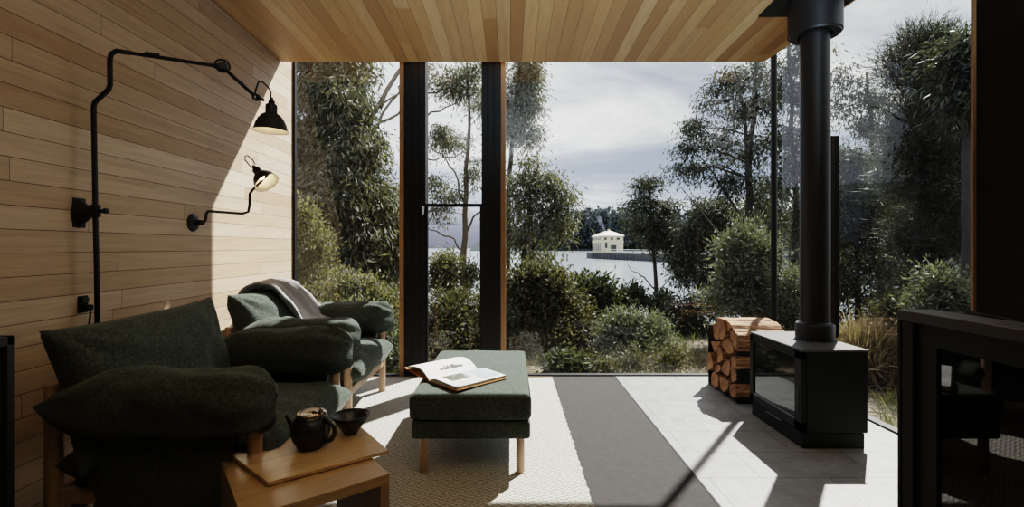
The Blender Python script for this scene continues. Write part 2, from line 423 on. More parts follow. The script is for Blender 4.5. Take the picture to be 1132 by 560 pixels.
def bolster(L, hw, hh, seed, sag=.03, nu=56, nv=30):
    """arm cushion along X: fat roll, back end drawn to a point, front end closed by an upright seam with folds"""
    m = MB(); off = Vector((seed*5.1, 1.3*seed, 2.2))
    def fn(u, v):
        x = -L/2 + L*u; w = 2*math.pi*v
        fb = min(1, u/.46); ff = min(1, (1-u)/.15)
        eb = math.sin(fb*math.pi/2)**.80; ef = math.sin(ff*math.pi/2)**.60
        a = hw*max(.02, eb*max(.03, ef)); b = hh*max(.05, eb*(.50+.50*ef))
        c, s = math.cos(w), math.sin(w)
        c = math.copysign(abs(c)**.85, c); s = math.copysign(abs(s)**.85, s)
        fold = math.sin(w*7+seed)*math.exp(-(1-u)*7)*.022*min(1, (1-u)*12)
        q = Vector((x*4, c*1.1, s*1.1)) + off
        wv = noise.noise(q)*.020 + noise.noise(q*2.1)*.011 - .010*math.exp(-((abs(noise.noise(Vector((x*3+s*2.2, c*1.6, seed)))) )/.05)**2)
        z = s*(b+wv+fold) - .030*(1-u)**2 + .004 - .012*max(0,u-.8)/.2
        return (x, c*(a+wv+fold), z)
    m.grid(fn, nu, nv); return m

# ------------------------------------------------------------------ armchairs
def make_chair():
    r = empty('armchair', (-1.30, 2.152, 0), '', 'armchair', 'green armchairs along the timber wall')
    lw, wl = M['leg_wood'], M['wool']
    for sy in (-1, 1):
        MB().tube([(.367,.40*sy,.0),(.367,.40*sy,.006),(.367,.40*sy,.60)], [.023,.026,.026], 20).build('leg', lw, r, smooth=False, bevel=.003)
        MB().tube([(-.367,.40*sy,.0),(-.367,.40*sy,.006),(-.367,.40*sy,.650)], [.024,.028,.028], 20).build('leg', lw, r, bevel=.004)
        MB().box(-.345,.345,.40*sy-.014,.40*sy+.014,.215,.265).build('side_rail', lw, r, bevel=.003)
        MB().box(-.36,.36,.40*sy-.016,.40*sy+.016,.545,.58).build('arm_rail', lw, r, bevel=.003)
    MB().box(.352,.380,-.385,.385,.215,.265).build('front_rail', lw, r, bevel=.003)
    MB().box(-.380,-.352,-.385,.385,.215,.265).build('back_rail', lw, r, bevel=.003)
    # sling base and back panel under the cushions
    MB().box(-.33,.345,-.375,.375,.235,.31).build('seat_base', wl, r, bevel=.03, seg=3)
    Mb = Matrix.Translation((-.30,0,.50)) @ Matrix.Rotation(math.radians(-12), 4, 'Y')
    MB().box(-.03,.03,-.37,.37,-.26,.22,M=Mb).build('back_panel', wl, r, bevel=.02, seg=3)
    # side skirts of the cover hang inside the arms
    for sy in (-1, 1):
        def sk(u, v, sy=sy):
            x = -.235 + .030*math.sin(v*9+1)*(1-u)**3 + .56*u; z = .205 + .37*v - .02*math.sin(u*math.pi)
            return (x + .02*math.sin(v*7+u), sy*(.420 + .022*math.sin(v*math.pi) + .010*noise.noise(Vector((x*5, z*6, sy)))), z)
        m = MB(); m.grid(sk, 20, 12)
        m.grid(lambda u, v: (sk(u, v)[0], sk(u, v)[1]-sy*.03, sk(u, v)[2]), 20, 12)
        m.build('side_cover', wl, r, smooth=True)
    # seat cushion, plump, front edge tips
    s = pillow(.80, .90, .235, .03, 3.6, (52, 52), .016, 3, .36)
    def sw(v):
        x, y, z = v
        k = max(0, (x+.05))
        return Vector((x + .055, y*.93, z + .355 + .015*k - .015*math.exp(-((x+.1)/.2)**2)))
    weld(warp(s, sw).build('seat_cushion', wl, r))
    # back cushion, leaning
    b = pillow(.52, .95, .26, .015, 2.4, (40, 56), .022, 5, .44, .13)
    R = Matrix.Rotation(math.radians(-103), 4, 'Y')
    def bw(v):
        x, y, z = v
        y2 = y
        p = R @ Vector((x, y2, z))
        t = (x+.26)/.52
        return Vector((p.x - .262 + .02*(1-t), p.y - .03, p.z + .603 + .010*(y/.47)*t + .012*t*abs(y/.47)**3))
    weld(warp(b, bw).build('back_cushion', wl, r))
    for sy in (-1, 1):
        a = bolster(.87, .118, .122, 1+sy*2)
        def aw(v, sy=sy): return Vector((v.x+.02, v.y + sy*.425, v.z + .605 - .012))
        weld(warp(a, aw).build('arm_cushion', wl, r), 5e-4)
    return r
def copy_tree(o, parent=None):
    c = o.copy(); COL.objects.link(c)
    if parent is not None: c.parent = parent
    for ch in [x for x in bpy.data.objects if x.parent == o]: copy_tree(ch, c)
    return c
chair = make_chair()
chair['label'] = 'dark green armchair beside the wooden side table, without a throw'
chair2 = copy_tree(chair); chair2.location = (-1.378, 3.385, 0)
chair2['label'] = 'dark green armchair against the window, grey throw over its back'

# throw over the second chair's back
def throw():
    pts = [Vector(p) for p in [(-1.80,3.36,.70),(-1.775,3.37,.82),(-1.715,3.40,.878),(-1.635,3.43,.862),(-1.565,3.47,.78),(-1.505,3.51,.68),(-1.455,3.56,.60),(-1.39,3.60,.555),(-1.25,3.62,.53)]]
    n = len(pts)-1
    def fn(u, v):
        t = u*n; i = min(int(t), n-1); k = t-i
        p0, p1 = pts[max(i-1,0)], pts[i]; p2, p3 = pts[i+1], pts[min(i+2, n)]
        p = .5*((2*p1) + (p2-p0)*k + (2*p0-5*p1+4*p2-p3)*k*k + (3*p1-p0-3*p2+p3)*k**3)
        w = (v-.5)*(.54 - .08*u)
        fold = .017*math.sin(v*24+u*3) + .012*math.sin(v*41+1.7-u*5)
        d = Vector((-.12, 1, 0)).normalized()
        nrm = Vector((.75, .1, .65)) if u > .3 else Vector((-.2, 0, 1))
        bulk = .02*noise.noise(Vector((u*6, v*5, 0)))
        return p + d*w + nrm*(fold*min(1, .35+u*1.1) + bulk + .022)
    m = MB(); m.grid(fn, 70, 60)
    o = m.build('throw_blanket', M['throw'], smooth=True)
    md = o.modifiers.new('thick', 'SOLIDIFY'); md.thickness = .012; md.offset = 0
    tag(o, 'grey knitted throw draped over the back of the armchair', 'blanket'); return o
throw()

# ------------------------------------------------------------------ ottoman
def rounded(name, mat, par, x0,x1,y0,y1,z0,z1, r, puff=0.0):
    bm = bmesh.new(); bmesh.ops.create_cube(bm, size=1)
    bmesh.ops.scale(bm, vec=(x1-x0, y1-y0, z1-z0), verts=bm.verts[:])
    bmesh.ops.bevel(bm, geom=bm.edges[:]+bm.verts[:], offset=r, segments=5, profile=.55, affect='EDGES')
    bmesh.ops.translate(bm, vec=((x0+x1)/2, (y0+y1)/2, (z0+z1)/2), verts=bm.verts[:])
    if puff:
        bmesh.ops.subdivide_edges(bm, edges=[e for e in bm.edges if e.calc_length() > .2], cuts=14, use_grid_fill=True)
        for v in bm.verts:
            a = (v.co.x-(x0+x1)/2)/((x1-x0)/2); b = (v.co.y-(y0+y1)/2)/((y1-y0)/2)
            if v.co.z > (z0+z1)/2: v.co.z += puff*max(0, 1-a*a)*max(0, 1-b*b) + .003*noise.noise(v.co*6)
    bmesh.ops.recalc_face_normals(bm, faces=bm.faces[:])
    me = bpy.data.meshes.new(name); bm.to_mesh(me); bm.free(); me.materials.append(mat)
    return link(name, me, par, smooth=True)
OX0, OX1, OY0, OY1 = -.505, .107, 2.37, 3.45
ot = empty('ottoman', ((OX0+OX1)/2, (OY0+OY1)/2, 0), 'long dark green ottoman holding the open book, on slim timber legs', 'ottoman')
hx, hy = (OX1-OX0)/2, (OY1-OY0)/2
rounded('seat_cushion', M['wool'], ot, -hx, hx, -hy, hy, .284, .408, .034, .014)
rounded('seat_base', M['wool'], ot, -hx+.012, hx-.006, -hy+.012, hy-.012, .190, .282, .02)
pm = MB()
loop = [(-hx+.008,-hy+.008),(hx-.008,-hy+.008),(hx-.008,hy-.008),(-hx+.008,hy-.008)]
for i in range(4):
    a, b = loop[i], loop[(i+1)%4]
    pm.tube([(a[0],a[1],.396),(b[0],b[1],.396)], .0035, 8)
pm.build('piping', M['wool'], ot, smooth=True)
for sx in (-1, 1):
    for sy in (-1, 1):
        x, y = sx*.245 + .005, sy*(hy-.055)
        MB().tube([(x,y,0.012),(x,y,.018),(x,y,.192)], [.018,.021,.021], 18).build('leg', M['leg_wood'], ot, bevel=.002)

# open book
def book():
    W, L = .245, .335
    r = empty('open_book', (-.315, 2.715, .4215), 'open picture book with white pages lying on the ottoman', 'book', rz=math.radians(43))
    # local: spine along x, right page towards -y, left page towards +y
    def prof(side, v):              # v: 0 spine -> 1 fore edge, returns (y, z of page top)
        if side < 0:   # right page block: thick, gently curved
            return -v*W, .006 + .020*math.sin(min(1, v*3.2)*math.pi/2)*(1-.35*v)
        return v*W*.93, .006 + .052*math.sin(min(1, v*1.9)*math.pi/2)*(1 - .15*v) - (.016*(v-.55)**2*4 if v > .55 else 0)
    for side, nm in ((-1, 'right_page_block'), (1, 'left_page_block')):
        m = MB()
        def top(u, v): y, z = prof(side, v); return (-L/2+L*u, y, z)
        m.grid(top, 8, 22)
        base = len(m.v); N = 23
        for ue in (0, 1):
            o = len(m.v); row = []
            for j in range(N):
                y, z = prof(side, j/22); x = -L/2+L*ue
                zlow = .004 if side < 0 else max(.004, .004 + .0*j)
                if side > 0 and j > 3: zlow = z - .010
                m.v += [(x, y, z), (x, y, zlow)]
            for j in range(N-1):
                m.f.append((o+2*j, o+2*j+2, o+2*j+3, o+2*j+1)); m.m.append(1)
        o = len(m.v)
        y, z = prof(side, 1); zl = .004 if side < 0 else z-.010
        m.v += [(-L/2,y,z),(L/2,y,z),(L/2,y,zl),(-L/2,y,zl)]; m.f.append((o,o+1,o+2,o+3)); m.m.append(1)
        m.build(nm, [M['paper'], M['paper_edge']], r, smooth=False)
        c = MB()
        if side < 0: c.box(-L/2-.006, L/2+.006, -W-.006, 0, -.004+.004, .004)
        else:
            c.grid(lambda u, v: (-L/2-.006+(L+.012)*u, v*(W+.006), .002 + (.022*v*v)), 2, 12)
            c.grid(lambda u, v: (-L/2-.006+(L+.012)*u, v*(W+.006), .006 + (.022*v*v)), 2, 12)
        c.build('cover', M['cover'], r)
    def patch(nm, side, x0, x1, v0, v1, mat, lift=.0007):
        m = MB(); m.grid(lambda u, v: (x0+(x1-x0)*u, prof(side, v0+(v1-v0)*v)[0], prof(side, v0+(v1-v0)*v)[1]+lift), 8, 14)
        o = m.build(nm, mat, r); return o
    def photo(nm, sky, land, dark, seed):
        t = NT(nm); c = t.coord(); x, y, z = t.sep(c)
        n = t.noise(c, 22, 4, .6); n = t.math('ADD', n, t.math('MULTIPLY', x, seed))
        t.principled(t.ramp(n, [(.32,land),(.45,dark),(.52,sky),(.75,(.46,.50,.56))]), .45); return t.m
    o = patch('photograph', -1, -.125, .015, .10, .62, photo('lake_picture', (.30,.34,.40), (.07,.08,.045), (.10,.10,.09), 1.6)); o['label'] = 'printed lake landscape picture'
    o = patch('photograph', -1, .03, .155, .10, .90, photo('shore_picture', (.32,.38,.48), (.17,.155,.11), (.22,.22,.21), .9)); o['label'] = 'printed pale shore picture'
    t = NT('printed_text'); c = t.coord(); x, y, z = t.sep(c)
    ln = t.math('LESS_THAN', t.math('FRACT', t.math('DIVIDE', y, .0075)), .45); nn = t.noise(t.mapv(c, (120, 1, 1)), 1.5, 2)
    k = t.math('MULTIPLY', ln, t.math('GREATER_THAN', nn, .42)); t.principled(t.mix(k, (.60,.60,.60,1), (.42,.42,.42,1)), .7)
    patch('grey_panel', -1, -.150, .025, .66, .95, t.m)
    # dark reeds drawn along the foot of the other page, by the spine
    g = MB(); rr = random.Random(3)
    for i in range(60):
        x = -.06 + .15*rr.random(); h = .05 + .16*rr.random()*(1-abs(x-.01)/.11); dx = (rr.random()-.5)*.02
        v0 = .17
        pts = []
        for q, wd in ((0,.0045),(.6,.003),(1,.0004)):
            y, z = prof(1, v0+h*q); pts.append((x+dx*q-wd, y, z+.0009)); pts.append((x+dx*q+wd, y, z+.0009))
        g.add(pts, [(0,1,3,2),(2,3,5,4)])
    g.build('reed_picture', M['ink'], r)
    return r
book()

# ------------------------------------------------------------------ rug
rug = empty('rug', (-.75, 1.9, 0), 'large cream woven rug under the armchairs and ottoman', 'rug')
def rg(u, v):
    x = -1.86 + (.366+1.86)*u; y = -1.2 + (4.20+1.2)*v
    if u == 1: x += .0045*noise.noise(Vector((y*14, 0, 0))) + .003*math.sin(y*90)
    return (x+.75, y-1.9, .012 + .0015*noise.noise(Vector((x*4, y*4, 0))))
m = MB(); m.grid(rg, 60, 260); o0 = len(m.v)
m.box(-1.86+.75, .366+.75-.006, -1.2-1.9, 4.20-1.9, 0, .010)
m.build('woven_field', M['rug'], rug)
m = MB(); m.box(-1.86+.75, .362+.75, 4.178-1.9, 4.203-1.9, .001, .0145); m.build('end_binding', M['rug_edge'], rug)

# ------------------------------------------------------------------ side table, teapot, bowl
ang = math.radians(37.5)
tb = empty('side_table', (-.756, 1.35, 0), 'low timber side table with mitred corners and a loose tray top', 'side table', rz=ang)
a_, b_ = .44, .52
MB().box(0,a_,0,b_,.350,.384).build('table_top', M['table_wood'], tb, bevel=.002)
MB().box(0,.032,0,b_,0.012,.352).build('leg_panel', M['table_wood_leg'], tb, bevel=.002)
MB().box(a_-.032,a_,0.0,b_-.06,0.012,.352).build('leg_panel', M['table_wood_leg'], tb, bevel=.002)
Ri = Matrix.Rotation(-ang, 3, 'Z')
poly = [Ri @ (Vector((x, y, 0)) - Vector((-.756,1.35,0))) for x, y in [(-1.05,1.764),(-.77,1.523),(-.447,1.764),(-.66,2.047)]]
m = MB(); m.prism([(p.x,p.y,.3875) for p in poly], (0,0,.0135)); m.build('tray_top', M['tray_wood'], tb, bevel=.002)
m = MB(); c_ = sum(poly, Vector())/4
m.prism([(c_.x+(p.x-c_.x)*.8, c_.y+(p.y-c_.y)*.8, .383) for p in poly], (0,0,.005)); m.build('tray_cleat', M['table_wood'], tb)

TZ = .4015
tp = empty('teapot', (-.745, 1.79, TZ), 'small matte black teapot with loop handle on the side table', 'teapot', rz=math.radians(0))
tp.scale = (1.13, 1.13, 1.08)
m = MB(); m.lathe([(0,0),(.036,0),(.041,.004),(.056,.030),(.063,.055),(.060,.080),(.050,.098),(.046,.104),(.044,.114),(.041,.114),(.042,.104),(.045,.09),(.02,.06),(0,.055)], n=40)
m.build('body', M['ceramic'], tp, smooth=True)
m = MB(); m.tube([(-.045,.0,.062),(-.062,.004,.085),(-.082,.006,.110)], [.020,.0145,.008], 14, cap=False); m.build('spout', M['ceramic'], tp, smooth=True)
m = MB(); m.tube([(.048,-.012,.095),(.066,-.016,.094),(.086,-.021,.078),(.088,-.022,.055),(.076,-.020,.034),(.052,-.013,.024)], [.009,.008,.008,.008,.008,.008], 14); m.build('handle', M['ceramic'], tp, smooth=True)
m = MB(); m.lathe([(.040,.108),(.043,.117),(.041,.121),(.030,.114),(.0,.110)], n=32); m.build('strainer', M['brass'], tp, smooth=True)
m = MB(); m.tube([(.030,-.005,.119),(.040,-.008,.132),(.050,-.010,.126),(.056,-.012,.106)], .007, 10); m.tube([(.008,0,.119),(.030,-.005,.124)], .006, 8); m.build('lid_clip', M['chrome'], tp, smooth=True)
bw = empty('bowl', (-.640, 1.922, TZ), 'small black ceramic bowl next to the teapot', 'bowl')
m = MB(); m.lathe([(0,0),(.026,0),(.028,.006),(.046,.030),(.064,.056),(.0735,.074),(.071,.0755),(.060,.057),(.038,.026),(0,.012)], n=40); m.build('shell', M['ceramic'], bw, smooth=True)
m = MB(); m.lathe([(.072,.072),(.0745,.0755),(.071,.0775),(.0695,.0745)], n=40); m.build('rim', M['ceramic'], bw, smooth=True)

# ------------------------------------------------------------------ wall lamps
def shade_prof(s=1.0):
    return [(.0,.142),(.020,.142),(.027,.137),(.0285,.128),(.0285,.098),(.030,.093),(.045,.084),(.062,.064),(.075,.036),(.082,.008),(.087,.002),(.088,0)]
def align(origin, axis):
    z = Vector(axis).normalized(); q = Vector((0,0,1)).rotation_difference(z)
    return Matrix.Translation(origin) @ q.to_matrix().to_4x4()
def lamp_shade(par, rim_centre, axis, k=1.0):
    Mx = align(rim_centre, axis) @ Matrix.Scale(k, 4)
    s = MB().lathe(shade_prof(), Mx, 40).build('lamp_shade', M['black_metal'], par, smooth=True)
    MB().lathe([(max(0, r-.0025), z-.002 if z > .01 else z+.0005) for r, z in shade_prof()], Mx, 40).build('lining', M['white_enamel'], s, smooth=True)
    MB().lathe([(0,.035),(.016,.040),(.023,.055),(.020,.072),(.011,.085),(.011,.100)], Mx, 20).build('bulb', M['bulb'], s, smooth=True)
    MB().lathe([(0,.175),(.008,.175),(.009,.160),(.016,.158),(.016,.146),(.012,.144),(.012,.136)], Mx, 20).build('socket_cap', M['black_metal'], s, smooth=True)
    return s
D1 = 2.15
L1 = empty('swing_arm_wall_lamp', (-1.94, 2.16, 1.30), 'black wall lamp with tall pole and long jointed arm', 'wall lamp', 'black jointed wall lamps')
o1 = Vector((-1.94, 2.16, 1.30))
def loc(pts, o): return [Vector(p) - o for p in pts]
pole = [at(108,400,D1), at(107,300,D1), at(105.5,236,D1), at(103.6,118,D1), at(104.8,113,D1), at(120,99,D1), at(121.8,94,D1), at(121.5,66,D1), at(123,59.5,D1), at(129,56.2,D1)]
e1 = at(246,74,2.335)
pole += [at(129,56.2,D1).lerp(e1, .12)]
MB().tube(loc(pole, o1), .0105, 14).build('pole', M['black_metal'], L1, smooth=True)
pA = pole[-1]
MB().tube(loc([pA, e1 + (e1-pA).normalized()*.02], o1), .0085, 12).tube(loc([pA.lerp(e1,.15)+Vector((0,0,.004)), pA.lerp(e1,.30)+Vector((0,0,.006))], o1), .0125, 12).tube(loc([pA.lerp(e1,.9), pA.lerp(e1,1.0)], o1), .0125, 12).build('upper_arm', M['black_metal'], L1, smooth=True)
def ring(c, ax, R, r, par, o, nm='joint_ring'):
    Mx = align(c - o, ax); m = MB()
    n1, n2 = 28, 10
    vs = [Mx @ Vector(((R+r*math.cos(2*math.pi*j/n2))*math.cos(2*math.pi*i/n1), (R+r*math.cos(2*math.pi*j/n2))*math.sin(2*math.pi*i/n1), r*math.sin(2*math.pi*j/n2))) for i in range(n1) for j in range(n2)]
    m.add(vs, [(i*n2+j, ((i+1)%n1)*n2+j, ((i+1)%n1)*n2+(j+1)%n2, i*n2+(j+1)%n2) for i in range(n1) for j in range(n2)])
    return m.build(nm, M['black_metal'], par, smooth=True)
rx = Vector((.55,-.8,.1))
ring(e1 + Vector((.0,0,.006)), rx, .030, .0055, L1, o1)
MB().cyl(*loc([e1 - rx.normalized()*.016, e1 + rx.normalized()*.02], o1), .020, n=20).build('joint', M['black_metal'], L1, bevel=.003)
e2 = at(281,105.5,2.39)
MB().tube(loc([e1, e2], o1), .0085, 12).build('lower_arm', M['black_metal'], L1, smooth=True)
ring(e2 + (e2-e1).normalized()*.012, rx, .014, .006, L1, o1)
rim1 = at(299.3, 145.0, 2.40)
sh = rim1 + Vector((0,0,.175))
MB().tube(loc([e2, e2.lerp(sh,.12)+Vector((0,0,.035)), e2.lerp(sh,.25)+Vector((0,0,.066)), e2.lerp(sh,.45)+Vector((0,0,.074)), e2.lerp(sh,.85)+Vector((0,0,.045)), sh+Vector((0,0,.022)), sh-Vector((0,0,.01))], o1), .0042, 10).build('gooseneck', M['black_metal'], L1, smooth=True)
MB().tube(loc([e2+(e2-e1).normalized()*.01, e2+(e2-e1).normalized()*.01+Vector((.035,.015,-.012))], o1), .007, 10).build('lock_knob', M['black_metal'], L1, smooth=True)
lamp_shade(L1, rim1 - o1, (.03,0,1), .96)
# wall bracket: horn shaped plate with a clamp
br = MB()
ph = at(105.6, 233, D1)
def horn(u, v):
    x = u; w = 2*math.pi*v
    hw_ = .026*(1-x)**1.3 + .013; hh = .052*(1-x)**1.5 + .014
    return Vector((-1.94 + .09*x, 2.155 + hw_*math.cos(w), ph.z - .012*(1-x) + hh*math.sin(w))) - o1
br.grid(horn, 14, 24)
br.tube(loc([(ph.x, D1, ph.z-.028), (ph.x, D1, ph.z+.028)], o1), .019, 20)
br.box(-.001,.006,-.036,.026,-.075+ph.z-1.3,.058+ph.z-1.3)
br.build('wall_bracket', M['black_metal'], L1, smooth=False, bevel=.003)
MB().tube(loc([(ph.x+.012, D1-.0, ph.z), (ph.x+.04, D1-.004, ph.z), (ph.x+.046, D1-.004, ph.z), (ph.x+.058, D1-.005, ph.z)], o1), [.008,.008,.014,.011], 14).build('clamp_knob', M['black_metal'], L1, smooth=True)

r2 = Vector((-1.94, 2.93, at(213.5,246,2.93).z))
L2 = empty('swing_arm_wall_lamp', r2, 'black wall lamp on a round wall plate with short bent arm', 'wall lamp', 'black jointed wall lamps')
MB().lathe([(0,.022),(.020,.022),(.048,.012),(.056,.0)], align((0,0,0), (1,0,0)), 32).build('wall_plate', M['black_metal'], L2, smooth=True)
za = at(217,233.5,2.95).z
ar = [(-1.92,2.93,r2.z),(-1.875,2.935,r2.z+.0),(-1.868,2.94,r2.z+.02),(-1.866,2.945,za-.012),(-1.862,2.955,za),(-1.85,2.985,za+.002), at(268,236,3.19), at(274.5,234,3.2), at(276,226,3.2), at(276.3,214,3.2), at(279,210,3.2)]
MB().tube(loc(ar, r2), .0085, 14).build('arm', M['black_metal'], L2, smooth=True)
MB().tube(loc([(-1.925,2.93,r2.z),(-1.875,2.93,r2.z+.0)], r2), .016, 16).build('swivel', M['black_metal'], L2, smooth=True)
ax2 = (at(277,181,3.2) - at(295.5,201.5,3.2)) + Vector((0,.03,0))
rim2 = at(295,202,3.19)
lamp_shade(L2, rim2 - r2, ax2, .94)
a2 = ax2.normalized(); top2 = rim2 + a2*.168
hd = [top2 - a2*.01 + Vector((.012,0,.012)), top2 + a2*.03 + Vector((.016,0,.016)), top2 + a2*.075+Vector((.010,0,.012)), top2 + a2*.088, top2 + a2*.07 - Vector((.012,0,.012)), top2 + a2*.02 - Vector((.014,0,.010)), top2 - a2*.012 - Vector((.010,0,.008))]
MB().tube(loc(hd, r2), .0042, 10).build('handle', M['black_metal'], L2, smooth=True)
MB().tube(loc([at(279,210,3.2), rim2.lerp(top2,.25) + a2.cross(Vector((0,1,0)))*-.07, ], r2), .008, 10).build('pivot', M['black_metal'], L2, smooth=True)

# outlet + cord
oz = at(95.5,336,2.17)
so = empty('wall_outlet', (XL, 2.17, oz.z), 'black wall outlet with a plug in it', 'outlet')
MB().box(0,.012,-.022,.022,-.038,.038).build('plate', M['soft_black'], so, bevel=.003)
MB().box(.012,.022,-.016,.016,.006,.030).build('socket', M['cabinet_black'], so, bevel=.003)
cd = empty('power_cord', (XL, 2.17, oz.z), 'black power cord hanging from the wall outlet', 'cord')
MB().box(.013,.045,-.014,.014,-.028,-.002).build('plug', M['soft_black'], cd, bevel=.005)
MB().tube([(.045,-.012,-.012),(.052,-.014,-.016),(.054,-.016,-.04),(.050,-.02,-.11),(.045,-.01,-.3),(.04,.02,-.52),(.03,.03,-oz.z+.03)], .0042, 8).build('cable', M['soft_black'], cd, smooth=True)

# ------------------------------------------------------------------ drawer cabinet at the wall
cb = empty('drawer_cabinet', (-1.75, 1.0, 0), 'black drawer cabinet against the timber wall', 'cabinet')
X1 = -1.545+1.75; Y0, Y1 = .55-1.0, 1.497-1.0; H = .872
m = MB(); m.box(-.185,X1-.0,Y0,Y0+.022,0,H); m.box(-.185,X1,Y1-.024,Y1,0,H); m.box(-.185,X1,Y0,Y1,H-.028,H); m.box(-.185,-.165,Y0,Y1,0,H); m.box(-.185,X1,Y0,Y1,0,.05)
m.box(-.185,X1-.03,Y0,Y1,.30,.315); m.box(-.185,X1-.03,Y0,Y1,.585,.60)
m.build('carcass', M['cabinet_black'], cb, bevel=.002)
for z0, z1 in ((.058,.290),(.325,.555),(.600,.81)):
    MB().box(-.14,X1-.012,Y0+.026,Y1-.030,z0,z1).build('drawer', M['cabinet_black'], cb, bevel=.002)

# ------------------------------------------------------------------ wood stove with flue
SX0, SX1, SY0, SY1, SH = 1.66, 2.03, 2.72, 3.31, .565
st = empty('wood_stove', ((SX0+SX1)/2, (SY0+SY1)/2, 0), 'low black wood burning stove with glass door on grey tiles', 'stove')
so_ = Vector(st.location)
def sv(m): m.v = [tuple(Vector(v)-so_) for v in m.v]; return m
sv(MB().box(SX0+.004,SX1-.012,SY0+.01,SY1-.01,0,.087)).build('plinth', M['soft_black'], st, bevel=.003)
sv(MB().box(SX0+.025,SX1,SY0,SY1,.092,SH-.008)).build('firebox', M['soft_black'], st, bevel=.004)
sv(MB().box(SX0-.004,SX1+.004,SY0-.004,SY1+.004,SH-.012,SH)).build('top_plate', M['stove_grey'], st, bevel=.002)
dz0, dz1, dy0, dy1 = .100, SH-.016, SY0+.005, SY1-.004
d = MB(); w_ = .042
d.box(SX0-.008,SX0+.026,dy0,dy1,dz1-w_,dz1); d.box(SX0-.008,SX0+.026,dy0,dy1,dz0,dz0+w_*1.2)
d.box(SX0-.008,SX0+.026,dy0,dy0+.062,dz0,dz1); d.box(SX0-.008,SX0+.026,dy1-w_,dy1,dz0,dz1)
door = sv(d).build('door', M['soft_black'], st, bevel=.003)
sv(MB().box(SX0+.002,SX0+.010,dy0+.055,dy1-w_+.005,dz0+w_,dz1-w_+.005)).build('door_glass', M['stove_glass'], door)
e = MB(); e.box(SX0-.006,SX0+.006,dy0+.056,dy1-w_+.004,dz0+w_*1.2,dz0+w_*1.2+.008)
sv(e).build('glass_trim', M['stove_grey'], door)
sv(MB().box(SX0-.012,SX0-.006,dy0+.018,dy0+.030,.20,.34)).build('handle', M['black_metal'], door, bevel=.002)
sv(MB().box(SX0-.012,SX0+.02,SY0+.20,SY1-.22,.088,.097)).build('air_slider', M['stove_grey'], st, bevel=.001)
fx, fy = 1.935, 3.045
fl = empty('flue_pipe', (fx, fy, SH), 'tall black flue pipe rising from the stove through the ceiling', 'flue')
MB().lathe([(.084,.16),(.084,zc(fy)-SH+.5)], n=48).build('pipe', M['black_metal'], fl, smooth=True)
MB().lathe([(.0842,1.862-SH),(.0862,1.862-SH),(.0862,1.874-SH),(.0842,1.874-SH)], n=48).build('joint_band', M['black_metal'], fl)
MB().lathe([(.084,.001),(.109,.001),(.109,.095),(.104,.102),(.092,.104),(.0845,.112),(.0845,.17)], n=48).build('collar', M['black_metal'], fl, bevel=.001)
zs = 2.50-SH
MB().lathe([(.152,zs),(.152,zc(fy)-SH)], n=56).build('sleeve', M['black_metal'], fl, smooth=True)
m = MB()
m.lathe([(.095,zs+.010),(.099,zs-.012),(.142,zs-.012),(.149,zs+.010)], n=56)
for k in range(14):
    w = 2*math.pi*k/14; m.cyl((.125*math.cos(w),.125*math.sin(w),zs-.016),(.125*math.cos(w),.125*math.sin(w),zs-.010), .008, n=8)
m.build('vent_ring', M['black_metal'], fl)
mp = MB(); mp.prism([(1.70-fx,3.28-fy,zc(3.28)-SH-.012),(2.19-fx,3.28-fy,zc(3.28)-SH-.012),(2.22-fx,2.55-fy,zc(2.55)-SH-.012),(1.70-fx,2.55-fy,zc(2.55)-SH-.012)], (0,0,.011)); mp.build('ceiling_plate', M['soft_black'], fl)
hs = bpy.data.objects.new('flue_guard', None); COL.objects.link(hs); hs.parent = fl; hs.location = (2.09-fx, 3.12-fy, 0)
MB().box(-.022,.004,-.03,-.022,.02,1.866-SH).box(-.022,-.016,-.03,.03,.02,1.866-SH).build('upright', M['steel_brown'], hs, bevel=.002)
MB().box(.006,.034,-.03,.03,.0,1.866-SH).build('side_strip', M['soft_black'], hs, bevel=.002)
MB().box(-.03,.075,.031,.06,0,.095).build('bracket', M['soft_black'], hs, bevel=.003)

